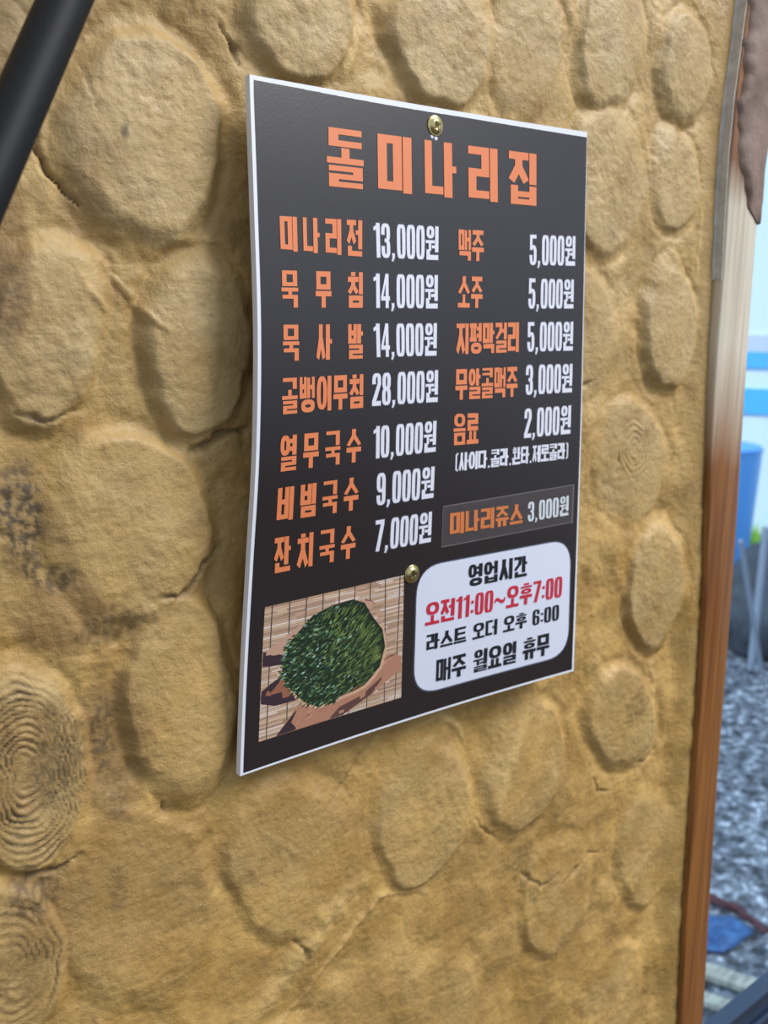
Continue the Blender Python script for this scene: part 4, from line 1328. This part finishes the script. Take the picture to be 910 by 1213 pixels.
# ================================================================ THE YARD BEYOND THE WINDOW
F_ = Vector((.88, .475, 0)).normalized(); R2 = Vector((F_.y, -F_.x, 0))      # away from the window / to the right


def yard_boxes(name, org, lst, mat, parent=None, bevel=0):
    """boxes in a frame standing at org: (right0, right1, away0, away1, z0, z1)"""
    o = boxes(name, lst, mat, None, bevel)
    o.data.transform(Matrix(((R2.x, F_.x, 0, org[0]), (R2.y, F_.y, 0, org[1]), (0, 0, 1, org[2]), (0, 0, 0, 1))))
    if parent is not None: o.parent = parent; o.matrix_parent_inverse = parent.matrix_world.inverted()
    return o


m_white = principled('white_panel', srgb(226, 240, 252), .5)
m_sky = principled('sky_blue_panel', srgb(84, 186, 250), .45)
m_lav = principled('pale_lilac_panel', srgb(206, 214, 240), .5)
horg = (5.80, 2.98, 0)
hoard = empty('hoarding', horg)
tag(hoard, 'white hoarding with sky-blue bands across the yard behind the window', 'hoarding')
yard_boxes('panel', horg, [(-2, 2.2, 0, .06, 0, 2.6)], m_white, hoard, .004)  # carried up above the bands to stand in for the bright sky
b1 = yard_boxes('blue_band', horg, [(-2, 2.2, -.015, .0, .84, 1.015)], m_sky, hoard)
b1['label'] = 'lower sky-blue band'
b2 = yard_boxes('blue_band', horg, [(-2, .02, -.015, .0, 1.15, 1.262)], m_sky, hoard)
b2['label'] = 'upper sky-blue band'
yard_boxes('lilac_band', horg, [(-2, .03, -.015, .0, 1.262, 1.375)], m_lav, hoard)
yard_boxes('top_cap', horg, [(-2, 2.2, -.03, .08, 2.6, 2.64)], m_lav, hoard)

m_blue = principled('blue_plastic', srgb(84, 164, 246), .35)
barrel_c = (4.51, 2.55, 0)
barrel = empty('barrel', barrel_c)
tag(barrel, 'blue plastic barrel standing in front of the white hoarding', 'barrel')


def lathe_at(name, c, prof, mat, parent, seg=48):
    V = []; F = []
    for r, z in prof:
        for i in range(seg):
            t = 2 * math.pi * i / seg
            V.append((c[0] + r * math.cos(t), c[1] + r * math.sin(t), c[2] + z))
    for j in range(len(prof) - 1):
        for i in range(seg): F.append((j * seg + i, j * seg + (i + 1) % seg, (j + 1) * seg + (i + 1) % seg, (j + 1) * seg + i))
    F.append(tuple(reversed(range(seg)))); F.append(tuple(range((len(prof) - 1) * seg, len(prof) * seg)))
    o = mesh(name, V, F, mat, parent, smooth=True)
    md = o.modifiers.new('edge', 'EDGE_SPLIT'); md.split_angle = math.radians(45)
    return o


lathe_at('drum', barrel_c, [(.235, 0), (.245, .015), (.262, .4), (.276, .740), (.276, .752)], m_blue, barrel)
lathe_at('lid', barrel_c, [(.2765, .751), (.279, .755), (.279, .776), (.272, .782), (.25, .778), (.03, .778)], m_blue, barrel)

m_sack = noisy('dark_grey_cloth', srgb(30, 38, 48), srgb(58, 70, 84), 9, .7, .5, .02)


def build_sack():
    c = Vector((3.95, 1.65, 0))
    V = []; F = []
    n, k = 48, 22
    for j in range(k + 1):
        v = j / k
        z = .50 * (1 - (1 - v) ** 1.6) if v < 1 else .50
        rad = math.sqrt(max(0.0, 1 - v ** 2.6)) * (.36 + .04 * math.sin(v * 7))
        for i in range(n):
            t = 2 * math.pi * i / n
            f = 1 + .07 * math.sin(t * 5 + v * 4) + .05 * math.sin(t * 9 - v * 6) + .04 * math.sin(t * 3 + 2)
            V.append((c.x + rad * f * math.cos(t) * 1.1, c.y + rad * f * math.sin(t), z * (1 + .05 * math.sin(t * 2 + 1) * v) - .012))
    for j in range(k):
        for i in range(n): F.append((j * n + i, j * n + (i + 1) % n, (j + 1) * n + (i + 1) % n, (j + 1) * n + i))
    F.append(tuple(reversed(range(n)))); F.append(tuple(range(k * n, (k + 1) * n)))
    o = mesh('sack', V, F, m_sack, None, smooth=True)
    tag(o, 'dark grey bulging sack on the gravel in front of the blue barrel', 'sack')


build_sack()
m_pipe = principled('pale_grey_pipe', srgb(128, 140, 160), .5)
for nm, p0, p1, r, lb in (('a', (3.425, 1.552, -.012), (3.165, 1.56, .61), .010, 'thin pale grey pipe leaning to the left in front of the dark sack'),
                          ('b', (3.427, 1.605, -.012), (3.440, 1.605, .62), .016, 'thicker pale grey pipe standing nearly upright against the dark sack')):
    o = tube('pipe', p0, p1, r, m_pipe)
    tag(o, lb, 'pipe')

m_cloth = noisy('blue_plastic_sheeting', srgb(26, 62, 112), srgb(64, 112, 172), 22, .5, .6, .01)


def ground_patch(name, outline, th, mat, label, cat, wav=.008):
    V = []; F = []
    c = Vector((sum(p[0] for p in outline) / len(outline), sum(p[1] for p in outline) / len(outline)))
    dense = []
    n0 = len(outline)
    for i in range(n0):
        p, q = Vector(outline[i]), Vector(outline[(i + 1) % n0])
        for j in range(4): dense.append(p.lerp(q, j / 4))
    n = len(dense); rings = 7
    for k in range(rings):
        s = 1 - k / rings
        for p in dense:
            q = c + (p - c) * s
            V.append((q.x, q.y, -.006 + th * min(1, k * .8) + wav * (math.sin(q.x * 60 + q.y * 23) * math.sin(q.y * 71)) * min(1, k)))
    V.append((c.x, c.y, th))
    for k in range(rings - 1):
        for i in range(n): F.append((k * n + i, k * n + (i + 1) % n, (k + 1) * n + (i + 1) % n, (k + 1) * n + i))
    for i in range(n): F.append(((rings - 1) * n + i, (rings - 1) * n + (i + 1) % n, len(V) - 1))
    o = mesh(name, V, F, mat, None, smooth=True)
    md = o.modifiers.new('thick', 'SOLIDIFY'); md.thickness = .006
    return tag(o, label, cat)


ground_patch('plastic_sheet', [(1.66, .90), (1.76, .751), (1.799, .721), (1.788, .658), (1.708, .657), (1.66, .662), (1.635, .69), (1.62, .75), (1.61, .85)], .008, m_cloth, 'crumpled blue plastic sheet lying on the gravel', 'plastic sheet')
m_maroon = noisy('maroon_cloth', srgb(58, 30, 40), srgb(88, 52, 64), 30, .8, .5, .01)
ground_patch('cloth_strip', [(1.79, .92), (1.815, .785), (1.822, .72), (1.805, .640), (1.825, .635), (1.852, .72), (1.845, .79), (1.82, .93)], .010, m_maroon, 'narrow maroon cloth strip along the edge of the blue plastic sheet', 'cloth', .005)
m_plank = noisy('pale_plank', srgb(112, 116, 112), srgb(170, 174, 168), 20, .7, .3, .004, stretch=(1, 6, 1))
for (a, b, wd, lb) in (((1.50, .80), (1.615, .515), .022, 'long pale wooden slat on the gravel, the farther of two from the window'), ((1.43, .72), (1.505, .535), .016, 'short pale wooden slat on the gravel nearest the window rail')):
    a = Vector((a[0], a[1], 0)); b = Vector((b[0], b[1], 0)); d = (b - a).normalized(); s = Vector((-d.y, d.x, 0)) * wd
    V = [tuple(p + q + Vector((0, 0, z))) for z in (-.006, .012) for p in (a, b) for q in (-s, s)]
    o = mesh('plank', V, [(0, 1, 3, 2), (4, 6, 7, 5), (0, 4, 5, 1), (2, 3, 7, 6), (0, 2, 6, 4), (1, 5, 7, 3)], m_plank)
    md = o.modifiers.new('bev', 'BEVEL'); md.width = .002
    tag(o, lb, 'plank')

# grass at the foot of the hoarding
m_grass = principled('grass', srgb(150, 200, 70), .7)


def build_grass():
    rr = random.Random(9)
    V = []; F = []
    for i in range(420):
        p = Vector(horg) + R2 * rr.uniform(-.7, .9) - F_ * rr.uniform(.04, .3)
        h = rr.uniform(.05, .13); t = rr.uniform(0, 6.28); d = Vector((math.cos(t), math.sin(t), 0)) * .008
        tip = p + Vector((rr.uniform(-.04, .04), rr.uniform(-.04, .04), h))
        b = len(V)
        V += [tuple(p - d - Vector((0, 0, .02))), tuple(p + d - Vector((0, 0, .02))), tuple((p + d * .6).lerp(tip, .6)), tuple(tip), tuple((p - d * .6).lerp(tip, .6))]
        F.append((b, b + 1, b + 2, b + 3, b + 4))
    o = mesh('grass', V, F, m_grass)
    tag(o, 'low green grass growing along the foot of the white hoarding', 'grass', kind='stuff')


build_grass()
